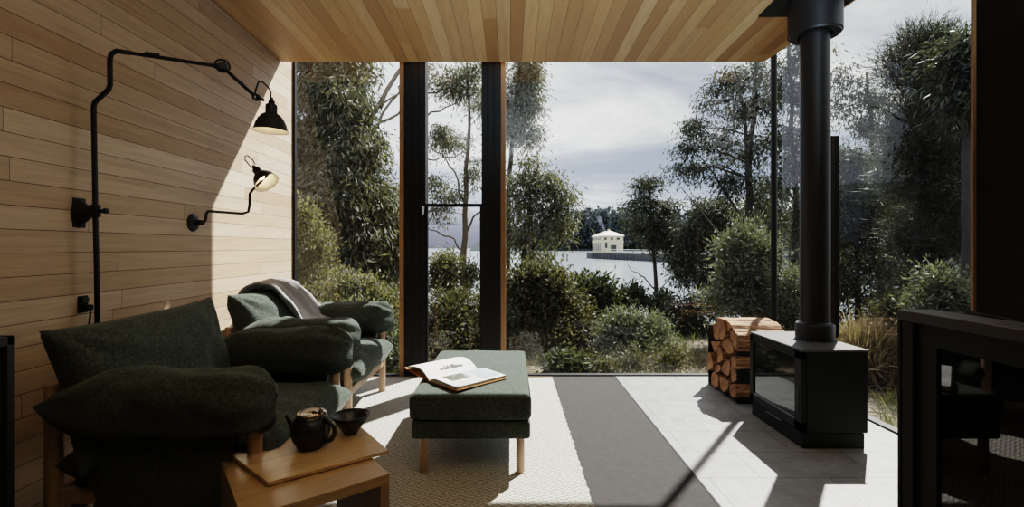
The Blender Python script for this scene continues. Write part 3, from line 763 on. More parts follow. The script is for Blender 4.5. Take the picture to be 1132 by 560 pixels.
# ------------------------------------------------------------------ firewood
HX = 1.655
wh = empty('firewood_rack', (1.84, 3.76, 0), 'black steel firewood holder beside the window, filled with split logs', 'rack')
m = MB(); y0, y1 = 3.52-3.76, 4.015-3.76; x0, x1 = HX+.008-1.84, 2.02-1.84
for nm, a in (('side_panel', (x0,x1,y0-.012,y0,0,.497)), ('side_panel', (x0,x1,y1,y1+.012,0,.497)), ('base', (x0,x1,y0,y1,.012,.022)), ('back_panel', (x1-.008,x1,y0,y1,.02,.497))):
    MB().box(*a).build(nm, M['soft_black'], wh, bevel=.001)
def cropYZ(x, y):
    px, py = 770 + x/5.6, 340 + y/5.6
    d = HX*F/(px-CX); return d, EYE-(py-CY)*d/F
LOGS = [
 ('half-round split log at the top far corner', [(97,100),(118,84),(133,92),(134,195),(118,203),(98,180)], .33),
 ('big split log lying along the crest of the pile', [(140,70),(172,66),(184,140),(180,180),(160,208),(143,180)], .36),
 ('thin upper log with a pale split face beside the near panel', [(200,158),(232,146),(250,165),(252,250),(246,282),(222,240),(199,190)], .34),
 ('wide wedge log under the crest of the pile', [(152,205),(186,182),(198,200),(222,250),(224,278),(190,292),(152,240)], .33),
 ('small triangular log at the far side near the top', [(84,206),(120,205),(118,262),(108,280)], .33),
 ('narrow curved log in the heart of the pile', [(134,240),(148,238),(166,300),(160,326),(134,345),(129,300)], .34),
 ('log jutting out at the far side halfway down', [(80,275),(96,270),(115,340),(113,372),(78,392),(66,372)], .37),
 ('fat wedge log in the middle of the pile', [(172,330),(203,318),(206,380),(196,425),(160,405),(147,375)], .34),
 ('slim log by the near panel at mid height', [(218,300),(250,296),(252,385),(236,365),(216,330)], .33),
 ('pointed log below the slim one by the near panel', [(212,345),(226,350),(247,415),(244,452),(222,464),(210,430)], .34),
 ('rounded log near the bottom of the far side', [(98,394),(116,388),(133,420),(136,490),(118,503),(90,470),(88,425)], .34),
 ('broad log low in the middle of the pile', [(148,420),(178,428),(208,460),(204,505),(176,528),(152,500)], .35),
 ('lowest log at the foot of the near panel', [(212,472),(250,466),(252,560),(228,556),(208,525)], .34),
 ('dark sliver log lying in the gap near the top', [(122,206),(146,212),(132,238),(120,262)], .30),
 ('sliver log wedged behind the lowest far log', [(118,350),(145,352),(146,385),(130,402),(112,392)], .30),
]
for i, (lab, pol, ln) in enumerate(LOGS):
    rr = random.Random(i+20)
    pts = [cropYZ(*p) for p in pol]
    cy_, cz_ = sum(p[0] for p in pts)/len(pts), sum(p[1] for p in pts)/len(pts)
    root = Vector((HX, cy_, cz_))
    N = 14; out = []
    # resample polygon and roughen
    per = []
    for k in range(len(pts)):
        a, b = Vector(pts[k]), Vector(pts[(k+1) % len(pts)])
        for q in range(3): per.append(a.lerp(b, q/3))
    rings = []
    st_ = (rr.random()-.5)*.02 - (.02 if 'jutting' in lab else 0)
    for s in range(6):
        x = st_ + ln*s/5; g = 1 - .02*s + .03*noise.noise(Vector((i*3, s*.7, 0)))
        rings.append([Vector((x + .004*noise.noise(Vector((k, i, s))), (p[0]-cy_)*g*.93 + .004*noise.noise(Vector((k*1.3, s*.9, i))), (p[1]-cz_)*g*.93 + .004*noise.noise(Vector((k*1.1, s*.8, i+9))))) for k, p in enumerate(per)])
    n = len(per); m = MB(); vs = [v for rg_ in rings for v in rg_]
    fs = [(a*n+k, a*n+(k+1)%n, (a+1)*n+(k+1)%n, (a+1)*n+k) for a in range(5) for k in range(n)]
    m.add(vs, fs, 1); m.f.append(tuple(range(n))); m.m.append(0); m.f.append(tuple(range(5*n, 6*n))); m.m.append(0)
    o = m.build('firewood_log', [M['log_end'], M['log_side']], loc=root)
    tag(o, lab, 'firewood', 'split logs in the black holder')
# two long crest pieces whose split tops show
for lab, (ya, za_), (yb, zb_), hh in (('pale split log lying on top behind the crest', (3.60,.545), (3.72,.572), .05), ('reddish split log on top near the stove side', (3.545,.515), (3.64,.53), .04), ('split log at the very top of the stack by the glass', (3.73,.585), (3.88,.578), .03)):
    m = MB(); n = 8; rows = []
    for s in range(7):
        x = .012 + .37*s/6; row = []
        for k in range(n):
            w = 2*math.pi*k/n
            y = (ya+yb)/2 + (yb-ya)/2*1.15*math.cos(w); z = (za_+zb_)/2 - .01 + hh*(.55*math.sin(w) if math.sin(w) > 0 else .8*math.sin(w)) + (zb_-za_)*.5*math.cos(w)
            row.append(Vector((x, y-3.7, z-.55 + .006*noise.noise(Vector((x*9, k*1.7, hh*99))))))
        rows += row
    m.add(rows, [(a*n+k, a*n+(k+1)%n, (a+1)*n+(k+1)%n, (a+1)*n+k) for a in range(6) for k in range(n)], 1)
    m.f += [tuple(range(n)), tuple(range(6*n, 7*n))]; m.m += [0, 0]
    tag(m.build('firewood_log', [M['log_end'], M['log_side']], loc=(HX, 3.7, .55)), lab, 'firewood', 'split logs in the black holder')

# ------------------------------------------------------------------ glazed balustrade
BC, BT = .965, .993
BY1 = BC*F/430
bl = empty('glass_balustrade', (BC, .6, 0), 'low black steel screen with dark reflecting glass', 'balustrade')
def bv(m): m.v = [(x-BC, y-.6, z) for x, y, z in m.v]; return m
Yn = -.9
bv(MB().box(BC-.006, BC+.085, Yn, BY1, BT-.026, BT)).build('top_rail', M['steel_brown'], bl, bevel=.003)
p = MB(); p.box(BC-.006, BC+.085, BY1-.012, BY1-.001, 0, BT-.027); p.box(BC-.004, BC+.012, BY1-.045, BY1-.012, 0, BT-.027); p.box(BC+.006, BC+.085, BY1-.098, BY1-.045, 0, BT-.027)
bv(p).build('post', M['soft_black'], bl, bevel=.002)
bv(MB().box(BC+.004, BC+.020, Yn, BY1-.098, BT-.075, BT-.027)).build('head_channel', M['soft_black'], bl)
bv(MB().add([(BC+.012, Yn, .03), (BC+.012, BY1-.09, .03), (BC+.012, BY1-.09, BT-.03), (BC+.012, Yn, BT-.03)], [(0,1,2,3)])).build('glass_panel', M['dark_glass'], bl)
bv(MB().box(BC-.004, BC+.085, Yn, BY1-.012, 0, .03)).build('bottom_rail', M['soft_black'], bl)
bv(MB().box(BC+.075, BC+.085, Yn, BY1-.012, .031, BT-.027)).build('back_panel', M['soft_black'], bl)
# low dark chair behind the balustrade
ch = empty('dining_chair', (1.885, 1.70, 0), 'black chair with rounded backrest behind the low glass screen', 'chair', rz=math.radians(72))
m = MB()
bt = at(1060, 341.5, 1.8).z
def bk(u, v):
    a = (u-.5)*2; x = a*.19; z = bt - .012 - .30*(1-v) - (abs(a)**6)*.05*v
    return (x, .14 + .03*(1-a*a), z)
m.grid(bk, 24, 6); o = m.build('backrest', plain('dull_black_shell', (.005,.005,.005), 1.0, Specular_IOR_Level=0.0), ch, smooth=True); md = o.modifiers.new('t', 'SOLIDIFY'); md.thickness = .018
MB().box(-.22,.22,-.24,.18,.43,.46).build('seat', M['soft_black'], ch, bevel=.012)
for sx in (-1,1):
    for sy in (-1,1):
        top = .62 if sy > 0 else .44
        MB().tube([(sx*.20, -.03+sy*.19, 0),(sx*.19, -.03+sy*.175, top)], [.012,.014], 12).build('leg', M['soft_black'], ch, smooth=True)

exec_outdoor = True
# ------------------------------------------------------------------ outdoors
WZ = -2.63
def gz(x, y):
    t = min(1, max(0, (y-6.5)/16)); t = t*t*(3-2*t)
    e = min(1, max(0, (y-24)/6))
    return -.30 - 2.25*t - 1.2*e + .10*noise.noise(Vector((x*.35, y*.35, 0))) * min(1, max(0, y-4.5))
def terr(u, v):
    x = -30 + 70*u; y = 4.33 + 30*v*v
    return (x, y, gz(x, y))
m = MB(); m.grid(terr, 110, 60)
g2 = m
m.grid(lambda u, v: (2.45 + 48*u*u, -40 + 44.33*v, -.30 + .05*noise.noise(Vector((u*9, v*16, 3)))), 40, 60)
m.grid(lambda u, v: (-2.15 - 48*u*u, -40 + 44.33*v, -.30 + .05*noise.noise(Vector((u*9, v*16, 3)))), 30, 40)
struct(m.build('ground', M['ground'], smooth=True))
struct(MB().add([(-2500, 15, WZ), (2500, 15, WZ), (2500, 2600, WZ), (-2500, 2600, WZ)], [(0,1,2,3)]).build('lake', M['water']))
def ridge(name, d, prof, mat, seed, thick=200):
    xs = np.linspace(prof[0][0], prof[-1][0], 160)
    ys = np.interp(xs, [p[0] for p in prof], [p[1] for p in prof])
    m = MB(); n = len(xs); vs = []
    for i, (px, py) in enumerate(zip(xs, ys)):
        j = noise.noise(Vector((px*.05, seed, 0)))*2.0 + noise.noise(Vector((px*.2, seed, 0)))*.8
        p = at(px, py + j, d)
        vs += [(p.x, d, WZ-1), (p.x, d+thick*.3, WZ + (p.z-WZ)*.6), (p.x*1.0, d+thick, p.z)]
    m.add(vs, [(3*i+k, 3*i+3+k, 3*i+4+k, 3*i+1+k) for i in range(n-1) for k in range(2)])
    return struct(m.build(name, mat, smooth=True))
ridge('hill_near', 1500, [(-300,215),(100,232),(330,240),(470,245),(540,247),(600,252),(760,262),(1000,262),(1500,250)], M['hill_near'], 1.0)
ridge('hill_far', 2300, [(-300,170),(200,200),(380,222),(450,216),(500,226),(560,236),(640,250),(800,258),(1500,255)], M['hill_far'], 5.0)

# ---- foliage
def leaf_mesh(name, C, D, L, W, mat, parent, bend=.0, rs=None):
    rs = rs or np.random.RandomState(1)
    N = len(C); D = D/np.maximum(np.linalg.norm(D, axis=1, keepdims=True), 1e-6)
    R = rs.normal(size=(N,3)); Wv = np.cross(D, R); Wv /= np.maximum(np.linalg.norm(Wv, axis=1, keepdims=True), 1e-6)
    l = (L*1.12*(.65+.7*rs.rand(N)))[:,None]; w = (W*1.35*(.7+.6*rs.rand(N)))[:,None]
    V = np.empty((N,4,3))
    V[:,0] = C; V[:,1] = C + D*l*.45 + Wv*w; V[:,2] = C + D*l; V[:,3] = C + D*l*.45 - Wv*w
    me = bpy.data.meshes.new(name)
    me.vertices.add(N*4); me.vertices.foreach_set('co', V.reshape(-1).astype(np.float32))
    me.loops.add(N*4); me.loops.foreach_set('vertex_index', np.arange(N*4, dtype=np.int32))
    me.polygons.add(N); me.polygons.foreach_set('loop_start', np.arange(0, N*4, 4, dtype=np.int32)); me.polygons.foreach_set('loop_total', np.full(N, 4, dtype=np.int32))
    me.materials.append(mat); me.update(calc_edges=True); me.validate()
    return link(name, me, parent)

LD = 2.2
LS = {  # leaf style: count per cluster, length, half width, cluster spread, droop, material
 'gum':    dict(n=70, L=.115, W=.0105, s=.30, droop=1.0, mat='leaf_gum'),
 'gumdark':dict(n=62, L=.115, W=.0115, s=.32, droop=.8, mat='leaf_gum_dark'),
 'grey':   dict(n=80, L=.060, W=.0075, s=.20, droop=-.5, mat='leaf_grey'),
 'yellow': dict(n=80, L=.055, W=.0080, s=.18, droop=-.6, mat='leaf_yellow'),
 'broad':  dict(n=52, L=.090, W=.0160, s=.20, droop=-.3, mat='leaf_broad'),
 'olive':  dict(n=80, L=.060, W=.0085, s=.20, droop=-.3, mat='leaf_olive'),
 'needle': dict(n=110, L=.17, W=.0034, s=.27, droop=-.5, mat='needle'),
 'dry':    dict(n=60, L=.30, W=.0050, s=.20, droop=-.9, mat='dry'),
}
def B(px, py, rx, ry, d, n): return (at(px, py, d), rx*d/F, (rx+ry)*.5*d/F*.9, ry*d/F, n)
def plant(name, label, cat, trunk, r0, r1, blobs, style, barkm, seed, branches=(), group=None, dens=1.0, shell=.55, lscale=1.0, twig=1.0):
    """a tree or shrub: trunk, limbs, twigs, leaves hung in clusters through the crown"""
    rs = np.random.RandomState(seed)
    base = Vector(trunk[0]); base.z = min(base.z, gz(base.x, base.y)+.02) if base.y > 4.33 else -.30
    tr = [base] + [Vector(p) for p in trunk[1:]]
    root = empty(name, base, label, cat, group)
    wood = MB(); k = len(tr)
    # smooth trunk
    pts = []
    for i in range(k-1):
        for q in range(4):
            t = q/4; p = tr[i].lerp(tr[i+1], t)
            pts.append(p + Vector((noise.noise(p*1.7+Vector((seed,0,0))), noise.noise(p*1.7+Vector((0,seed,0))), 0))*(.03 if r0 < .05 else .05)*(0 if i+q == 0 else 1))
    pts.append(tr[-1])
    rad = [r0 + (r1-r0)*(i/(len(pts)-1))**.8 for i in range(len(pts))]
    wood.tube([p-base for p in pts], rad, 9)
    for br in branches:
        bp = [Vector(p) for p in br[0]]; q = []
        for i in range(len(bp)-1):
            for t in (0, .33, .66): q.append(bp[i].lerp(bp[i+1], t) + Vector(rs.normal(size=3))*.02)
        q.append(bp[-1])
        wood.tube([p-base for p in q], [br[1] + (br[2]-br[1])*i/(len(q)-1) for i in range(len(q))], 7)
    st = LS[style]; CC = []; DD = []
    ztop = max(p.z for p in tr)
    for c, rx, ry, rz, n in blobs:
        n = max(1, int(n*dens))
        # limb from the trunk towards the blob
        cand = [p for p in pts if p.z < c.z - .25*rz] or [pts[len(pts)//3]]
        a = min(cand, key=lambda p: (p-c).length + .25*abs(p.z-(c.z-.9*rz)))
        mid = a.lerp(c, .5) + Vector((0, 0, .12*(c-a).length*.5)) + Vector(rs.normal(size=3))*.06*(c-a).length
        ll = (c-a).length
        rl = min(r0*.45, max(.012, .018*ll))*twig
        limb = [a, a.lerp(mid, .5), mid, mid.lerp(c, .55), c]
        wood.tube([p-base for p in limb], [rl, rl*.85, rl*.7, rl*.5, rl*.35], 6, cap=False)
        for _ in range(n):
            v = rs.normal(size=3); v /= np.linalg.norm(v); rr_ = shell + (1-shell)*rs.rand() if rs.rand() < .75 else rs.rand()
            p = c + Vector((v[0]*rx*rr_, v[1]*ry*rr_, v[2]*rz*rr_))
            j = limb[rs.randint(1, 5)]
            mm = j.lerp(p, .55) + Vector(rs.normal(size=3))*.05*(p-j).length + Vector((0,0,.05))
            rt = rl*.32
            wood.tube([j-base, mm-base, p-base], [rt, rt*.7, rt*.3], 4, cap=False)
            nn = int(LD*st['n']*(.7+.6*rs.rand()))
            # sprays: leaves along little twigs
            sp = st['s']*lscale
            off = rs.normal(size=(nn,3))*np.array([sp*.5, sp*.5, sp*.42])
            if style.startswith('gum'): off[:,2] -= np.abs(off[:,2])*.4
            CC.append(np.array(p)[None]+off)
            d = rs.normal(size=(nn,3))*.55 + off/(sp+1e-6)*.5; d[:,2] -= st['droop']*.75
            DD.append(d)
    C = np.concatenate(CC); D = np.concatenate(DD)
    wood.build('trunk', M[barkm], root, smooth=True, normals=False)
    leaf_mesh('crown', C-np.array(base)[None], D, st['L']*lscale, st['W']*lscale, M[st['mat']], root, rs=rs)
    return root

G = 'trees around the lake cabin'
d = 8.5
plant('eucalyptus_tree', 'big dense gum tree filling the window beside the timber wall', 'tree',
  [at(352,400,d), at(362,310,d), at(372,240,d), at(385,170,d), at(398,110,d), at(405,40,d)], .13, .04,
  [B(*a, d+o, n) for a, o, n in [((352,95,34,34),.3,22),((378,110,30,42),-.3,26),((345,165,40,42),.3,30),((392,165,30,38),-.2,26),((370,215,45,40),-.5,34),((418,228,26,34),0,24),((345,262,32,40),.4,22),((400,285,40,40),-.3,30),((432,275,20,36),.3,16),((372,330,40,30),.3,20),((432,330,18,30),.4,10),((300,150,40,90),.2,22),((392,60,30,26),0,16),((345,50,40,30),0,16)]],
  'gum', 'bark_pale', 11, dens=1.7,
  branches=[([at(385,215,d),at(398,165,d),at(412,130,d),at(428,100,d),at(448,68,d),at(462,30,d)], .055, .03), ([at(398,165,d),at(418,138,d),at(432,110,d),at(452,92,d)], .035, .014),
            ([at(402,150,d),at(424,136,d),at(446,122,d),at(462,118,d)], .03, .014), ([at(420,120,d),at(440,105,d),at(450,84,d),at(458,70,d)], .022, .008),([at(398,110,d),at(404,88,d),at(402,66,d),at(410,40,d)], .035, .02)], group=G)
d = 13.
plant('eucalyptus_tree', 'slender bare-limbed gum tree seen through the narrow opening sash', 'tree',
  [at(513,345,d), at(512,300,d), at(514,250,d), at(515,200,d), at(519,140,d), at(516,60,d)], .125, .03,
  [B(*a, d+o, n) for a, o, n in [((488,84,22,14),0,9),((508,98,26,16),.3,11),((484,150,16,14),0,7),((500,158,20,14),.4,8),((522,190,14,14),0,6),((480,205,14,12),0,5),((500,218,18,8),0,5),((540,120,20,30),0,8),((526,80,16,18),0,8),((488,234,12,7),0,3)]],
  'gum', 'bark', 12,
  branches=[([at(513,278,d),at(500,264,d),at(487,258,d),at(472,250,d)], .03, .016), ([at(514,262,d),at(524,240,d),at(536,228,d)], .035, .02), ([at(514,225,d),at(502,190,d),at(488,170,d),at(470,160,d)], .03, .01),
            ([at(455,140,d),at(478,124,d),at(500,116,d),at(522,96,d)], .035, .010),([at(455,100,d),at(480,104,d),at(505,92,d),at(530,70,d)], .03, .01),([at(455,175,d),at(480,176,d),at(500,174,d),at(512,168,d)], .025, .01)], group=G, dens=1.0)
d = 12.
plant('eucalyptus_tree', 'tall gum crown rising beside the second dark pier', 'tree',
  [at(560,400,d), at(560,300,d), at(562,200,d), at(568,130,d), at(575,60,d)], .10, .03,
  [B(*a, d+o, n) for a, o, n in [((588,82,15,16),0,9),((572,100,20,22),.3,12),((590,112,13,14),0,8),((572,140,22,18),0,12),((588,148,11,11),0,5),((548,120,20,50),.3,16),((582,60,18,18),0,10)]],
  'gum', 'bark_dark', 13, group=G, dens=1.3)
d = 10.
plant('eucalyptus_tree', 'round-headed young gum tree in front of the lake beside the pier', 'tree',
  [at(572,380,d), at(576,310,d), at(580,262,d), at(588,215,d), at(596,180,d)], .075, .02,
  [B(*a, d+o, n) for a, o, n in [((592,186,20,16),0,9),((612,206,18,16),0,9),((578,212,20,24),.2,12),((622,226,12,14),0,6),((600,240,22,16),-.2,9),((574,258,18,20),0,10),((598,275,14,12),0,5),((618,252,10,10),0,4),((560,235,12,40),.3,9)]],
  'gum', 'bark_dark', 14, group=G, dens=.85,
  branches=[([at(578,300,d),at(596,262,d),at(610,232,d),at(620,212,d)], .03, .012)])
d = 17.
plant('eucalyptus_tree', 'small dark-stemmed gum tree standing alone against the lake near the pump house', 'tree',
  [at(727,360,d), at(725,318,d), at(722,270,d), at(719,225,d), at(717,198,d)], .095, .03,
  [B(*a, d+o, n) for a, o, n in [((716,208,13,12),0,8),((708,226,14,11),0,8),((732,232,16,12),0,9),((718,244,22,11),0,11),((738,256,14,10),0,8),((704,254,9,7),0,4),((726,268,16,8),0,7),((742,276,8,8),0,3)]],
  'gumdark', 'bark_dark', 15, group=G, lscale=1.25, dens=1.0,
  branches=[([at(725,320,d),at(712,306,d),at(700,300,d),at(694,292,d)], .03, .01), ([at(725,330,d),at(736,312,d),at(745,300,d)], .025, .01), ([at(712,306,d),at(704,308,d),at(697,304,d)], .014, .006)])
d = 12.
plant('eucalyptus_tree', 'tall open gum tree with forked trunk inside the glass corner', 'tree',
  [at(829,395,d), at(827,320,d), at(827,250,d), at(828,180,d), at(834,120,d), at(840,40,d)], .14, .04,
  [B(*a, d+o, n) for a, o, n in [((832,78,22,16),0,11),((806,92,16,14),0,7),((790,112,14,14),0,6),((812,122,20,16),.3,9),((844,112,14,22),0,9),((768,140,12,12),0,5),((786,150,18,16),0,8),((758,166,11,11),0,5),((808,166,20,18),.4,9),((843,168,14,22),0,8),((772,186,18,13),0,7),((800,200,22,14),0,8),((838,212,20,18),0,9),((750,190,9,8),0,3)]],
  'gumdark', 'bark_dark', 16, group=G, dens=.95,
  branches=[([at(828,182,d),at(824,140,d),at(820,105,d),at(812,75,d)], .06, .02), ([at(827,255,d),at(810,225,d),at(792,196,d),at(770,170,d)], .035, .012), ([at(827,290,d),at(800,262,d),at(780,240,d),at(752,206,d)], .03, .01)])
d = 16.
plant('wattle_tree', 'dark rounded wattle tree behind the tall forked gum', 'tree',
  [at(800,395,d), at(798,330,d), at(796,270,d), at(795,225,d)], .10, .03,
  [B(*a, d+o, n) for a, o, n in [((786,232,24,18),0,14),((812,246,22,20),.5,13),((768,262,18,20),0,11),((796,276,26,22),0,15),((838,270,20,30),.5,15),((770,305,22,24),0,13),((806,318,28,24),0,14),((842,322,18,26),0,10),((752,290,10,14),0,5)]],
  'gumdark', 'bark_dark', 17, group=G, dens=1.8, lscale=1.2)
d = 11.
plant('eucalyptus_tree', 'narrow gum tree between the glass corner post and the flue', 'tree',
  [at(880,400,d), at(880,300,d), at(879,200,d), at(874,120,d), at(872,40,d)], .10, .03,
  [B(*a, d+o, n) for a, o, n in [((868,92,16,20),0,9),((886,112,14,22),.2,9),((868,140,14,20),0,8),((882,170,18,22),0,10),((866,205,13,20),0,7),((885,240,18,24),0,9),((868,270,12,22),0,6),((890,60,18,20),0,9),((870,320,18,26),0,9)]],
  'gumdark', 'bark_dark', 18, group=G, dens=1.0)
d = 7.6
plant('she_oak_tree', 'dark feathery she-oak with upright tips next to the black wall', 'tree',
  [at(1020,440,d), at(1020,340,d), at(1018,250,d), at(1022,160,d), at(1030,90,d)], .09, .02,
  [B(*a, d+o, n) for a, o, n in [((1012,128,26,20),0,16),((1040,112,22,24),0,16),((996,160,20,18),0,11),((1028,170,30,24),-.3,18),((1056,165,18,34),0,14),((1000,205,26,22),0,13),((1040,215,28,28),0,16),((1066,230,14,40),.2,10),((1010,260,28,26),0,13),((1045,280,28,30),0,14),((1015,320,30,30),0,12),((1056,335,20,30),0,9),
     ((986,66,3.5,16),0,6),((991,92,5,12),0,5),((1011,52,4,18),0,7),((1014,82,7,16),0,7),((1036,52,4,18),0,7),((1034,84,7,14),0,7)]],
  'needle', 'bark_dark', 19, group=G, dens=1.0)
d = 9.2
plant('wattle_tree', 'dusky bushy tree behind the flue pipe in the side glazing', 'tree',
  [at(948,440,d), at(948,350,d), at(946,270,d), at(944,200,d)], .08, .02,
  [B(*a, d+o, n) for a, o, n in [((940,168,16,13),0,7),((952,196,24,18),0,11),((930,222,18,20),0,9),((962,232,24,20),0,11),((942,262,26,22),0,12),((966,285,22,24),0,10),((936,310,22,26),0,10),((972,330,20,26),0,9),((932,360,18,20),0,7)]],
  'gumdark', 'bark_dark', 20, group=G, dens=1.25, lscale=.9)
d = 13.5
plant('eucalyptus_tree', 'open-crowned gum against the sky above the dusky bushy tree', 'tree',
  [at(975,420,d), at(972,300,d), at(968,200,d), at(962,120,d), at(958,80,d)], .11, .03,
  [B(*a, d+o, n) for a, o, n in [((934,88,14,12),0,6),((952,108,14,12),0,6),((972,112,14,12),0,6),((926,120,10,12),0,4),((958,140,16,12),0,6),((984,140,12,14),0,6),((975,180,18,18),0,9),((1000,190,16,24),.4,9),((990,240,22,28),.5,12),((930,180,14,20),.5,6)]],
  'gumdark', 'bark_dark', 21, group=G, dens=1.0, lscale=1.1)
d = 6.3
plant('eucalyptus_tree', 'thick dark trunk with high crown at the edge of the black wall', 'tree',
  [at(1068,460,d), at(1068,350,d), at(1070,230,d), at(1071,130,d), at(1085,30,d)], .075, .05,
  [B(*a, d+o, n) for a, o, n in [((1072,52,14,14),0,10),((1058,74,10,12),.2,6),((1082,90,16,30),0,12),((1064,108,10,10),0,5)]],
  'gumdark', 'bark_dark', 22, group=G, dens=1.0)
# thicket of trees standing deeper in the bush
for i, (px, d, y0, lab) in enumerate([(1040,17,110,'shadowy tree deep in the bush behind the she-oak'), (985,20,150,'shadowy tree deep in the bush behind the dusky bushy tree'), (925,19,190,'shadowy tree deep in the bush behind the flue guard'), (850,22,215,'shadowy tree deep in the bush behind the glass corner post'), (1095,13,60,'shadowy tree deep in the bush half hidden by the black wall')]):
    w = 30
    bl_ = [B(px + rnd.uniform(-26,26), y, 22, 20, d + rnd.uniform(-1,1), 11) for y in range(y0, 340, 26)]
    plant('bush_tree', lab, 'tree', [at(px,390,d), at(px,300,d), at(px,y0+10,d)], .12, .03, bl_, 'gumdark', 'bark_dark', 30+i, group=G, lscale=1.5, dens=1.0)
d = 13.
plant('wattle_tree', 'leafy wattle low behind the big dense gum tree', 'tree',
  [at(430,400,d), at(430,330,d), at(428,260,d)], .08, .03,
  [B(*a, d+o, n) for a, o, n in [((430,215,14,16),0,7),((440,245,14,20),0,8),((425,270,20,20),0,9),((440,305,20,24),0,9),((415,330,20,24),0,9)]],
  'gum', 'bark', 37, group=G, dens=1.2, lscale=1.2)

rs = np.random.RandomState(77); CC = []; DD = []  # unseen scrub, added so the panes mirror dark foliage and ambient drops
for i in range(420):
    sx = 1 if rs.rand() < .75 else -1
    a = rs.uniform(0, 1); p = np.array([sx*(6.5 + 5*rs.rand()), -13 + 15*a, 0.0]); p[2] = -.3 + rs.rand()*(4.2 + 2.5*noise.noise(Vector((p[1]*.3, sx*3, 0))))
    CC.append(p + rs.normal(size=(120,3))*.42); DD.append(rs.normal(size=(120,3)) + np.array([0,0,-.4]))
o = leaf_mesh('scrub', np.concatenate(CC), np.concatenate(DD), .24, .035, M['leaf_gum_dark'], None, rs=rs)
tag(o, 'dark scrub added out of view beside the cabin, darkens glass reflections', 'scrub', kind='stuff')
# ---- shrubs
GS = 'shrubs below the windows'
def shrub(label, px, d, blobs, style, seed, dens=1.0, lscale=1.0, name='shrub'):
    b = at(px, 400, d); b.z = gz(b.x, b.y) if b.y > 4.33 else -.3
    top = min(y - ry for (_, y, _, ry, _, _) in blobs)
    t2 = at(px, top+12, d)
    plant(name, label, 'shrub', [b, b.lerp(t2, .5), t2], .022, .006, [B(x, y, rx, ry, d+o, n) for x, y, rx, ry, o, n in blobs], style, 'bark', seed, group=GS, dens=dens, lscale=lscale, shell=.35)
shrub('yellow-green bush against the timber wall edge of the glazing', 338, 6.2, [(335,240,14,20,0,12),(345,270,18,22,0,16),(338,300,20,22,.2,16),(360,315,18,16,0,12),(330,330,18,18,0,10)], 'yellow', 41)
shrub('pale yellow-green bush behind the second armchair', 385, 5.8, [(360,330,26,18,.2,18),(395,322,22,14,0,16),(380,350,34,20,-.2,20),(425,340,20,18,0,14)], 'yellow', 42)
shrub('grey bush low beside the first timber edged pier', 428, 5.6, [(425,375,20,20,0,16),(435,395,18,22,-.1,14),(405,385,18,22,0,12)], 'grey', 43)
shrub('bright bush in the narrow opening, in front of the lake', 492, 8.5, [(490,288,12,12,0,9),(496,302,16,14,0,12),(484,312,14,14,0,10),(520,305,12,16,.3,8),(500,325,22,14,0,12)], 'yellow', 44, lscale=1.1)
shrub('olive bush filling the foot of the narrow opening', 505, 6.4, [(490,350,20,20,0,16),(515,345,20,22,.2,16),(500,378,26,20,-.2,18),(530,375,18,24,0,14),(540,340,14,20,.3,9)], 'olive', 45)
shrub('dark broad-leaved bush beside the second pier', 592, 6.8, [(578,318,18,26,0,20),(606,310,16,20,0,18),(592,345,26,24,0,26),(625,340,18,22,.2,18),(602,375,30,24,-.2,26),(570,370,16,30,0,14),(640,372,16,20,0,14)], 'olive', 46, lscale=1.15, dens=.9)
shrub('spindly bush with dark seed heads sticking up over the water', 652, 8.2, [(640,316,7,7,0,4),(652,324,8,8,0,5),(664,318,7,7,0,4),(668,332,9,9,0,6),(650,342,16,12,0,9)], 'broad', 47, lscale=1.1)
shrub('rounded grey-green bush in the middle of the big pane', 700, 6.5, [(690,358,22,16,0,24),(715,366,22,16,0,24),(675,378,24,18,0,24),(704,388,34,20,-.2,32),(735,392,18,16,0,14)], 'grey', 48, lscale=.85)
shrub('dark low bush behind the rounded grey-green one', 690, 9.5, [(680,334,18,14,0,12),(702,328,14,14,0,10),(735,336,22,18,0,14),(655,350,18,14,0,10)], 'broad', 49, lscale=.9)
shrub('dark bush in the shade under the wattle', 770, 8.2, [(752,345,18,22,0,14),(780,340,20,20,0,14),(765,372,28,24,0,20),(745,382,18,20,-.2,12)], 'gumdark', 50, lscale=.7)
shrub('feathery silver-green bush behind the firewood rack', 822, 7.0, [(806,272,9,14,0,8),(824,262,9,14,0,8),(840,280,12,16,0,10),(815,300,20,18,0,18),(842,315,14,20,0,12),(818,335,24,20,0,18),(796,330,12,18,0,8),(845,345,14,20,0,10)], 'grey', 51)
shrub('grey bush beyond the corner, low behind the flue', 880, 6.6, [(872,318,12,18,0,10),(868,345,14,18,0,10),(890,350,18,24,0,12)], 'grey', 52)
shrub('small green tuft bush at the sill beside the dark carpet', 625, 5.4, [(622,402,16,8,0,10),(640,406,14,6,0,8)], 'broad', 53, lscale=.7)
shrub('dry tawny bush against the side glazing near the stove', 960, 5.2, [(952,398,12,14,0,10),(966,415,15,16,0,14),(984,408,13,18,0,12),(974,440,14,12,-.1,9)], 'dry', 54)
shrub('shaded olive bush outside the side glazing beside the balustrade', 1000, 5.6, [(990,345,18,20,0,14),(1012,360,20,24,0,14),(985,420,14,24,-.3,10)], 'olive', 55, lscale=.85)
shrub('pale speckled bush low at the edge of the black wall', 1052, 4.6, [(1040,315,16,16,0,12),(1058,330,16,16,0,12),(1030,340,20,18,0,10)], 'grey', 56, lscale=.8)
shrub('brown straggly bush at the sill behind the rounded bush', 715, 5.5, [(700,402,24,8,0,9),(740,400,18,10,0,8),(665,404,16,6,0,6)], 'olive', 57, lscale=.7)

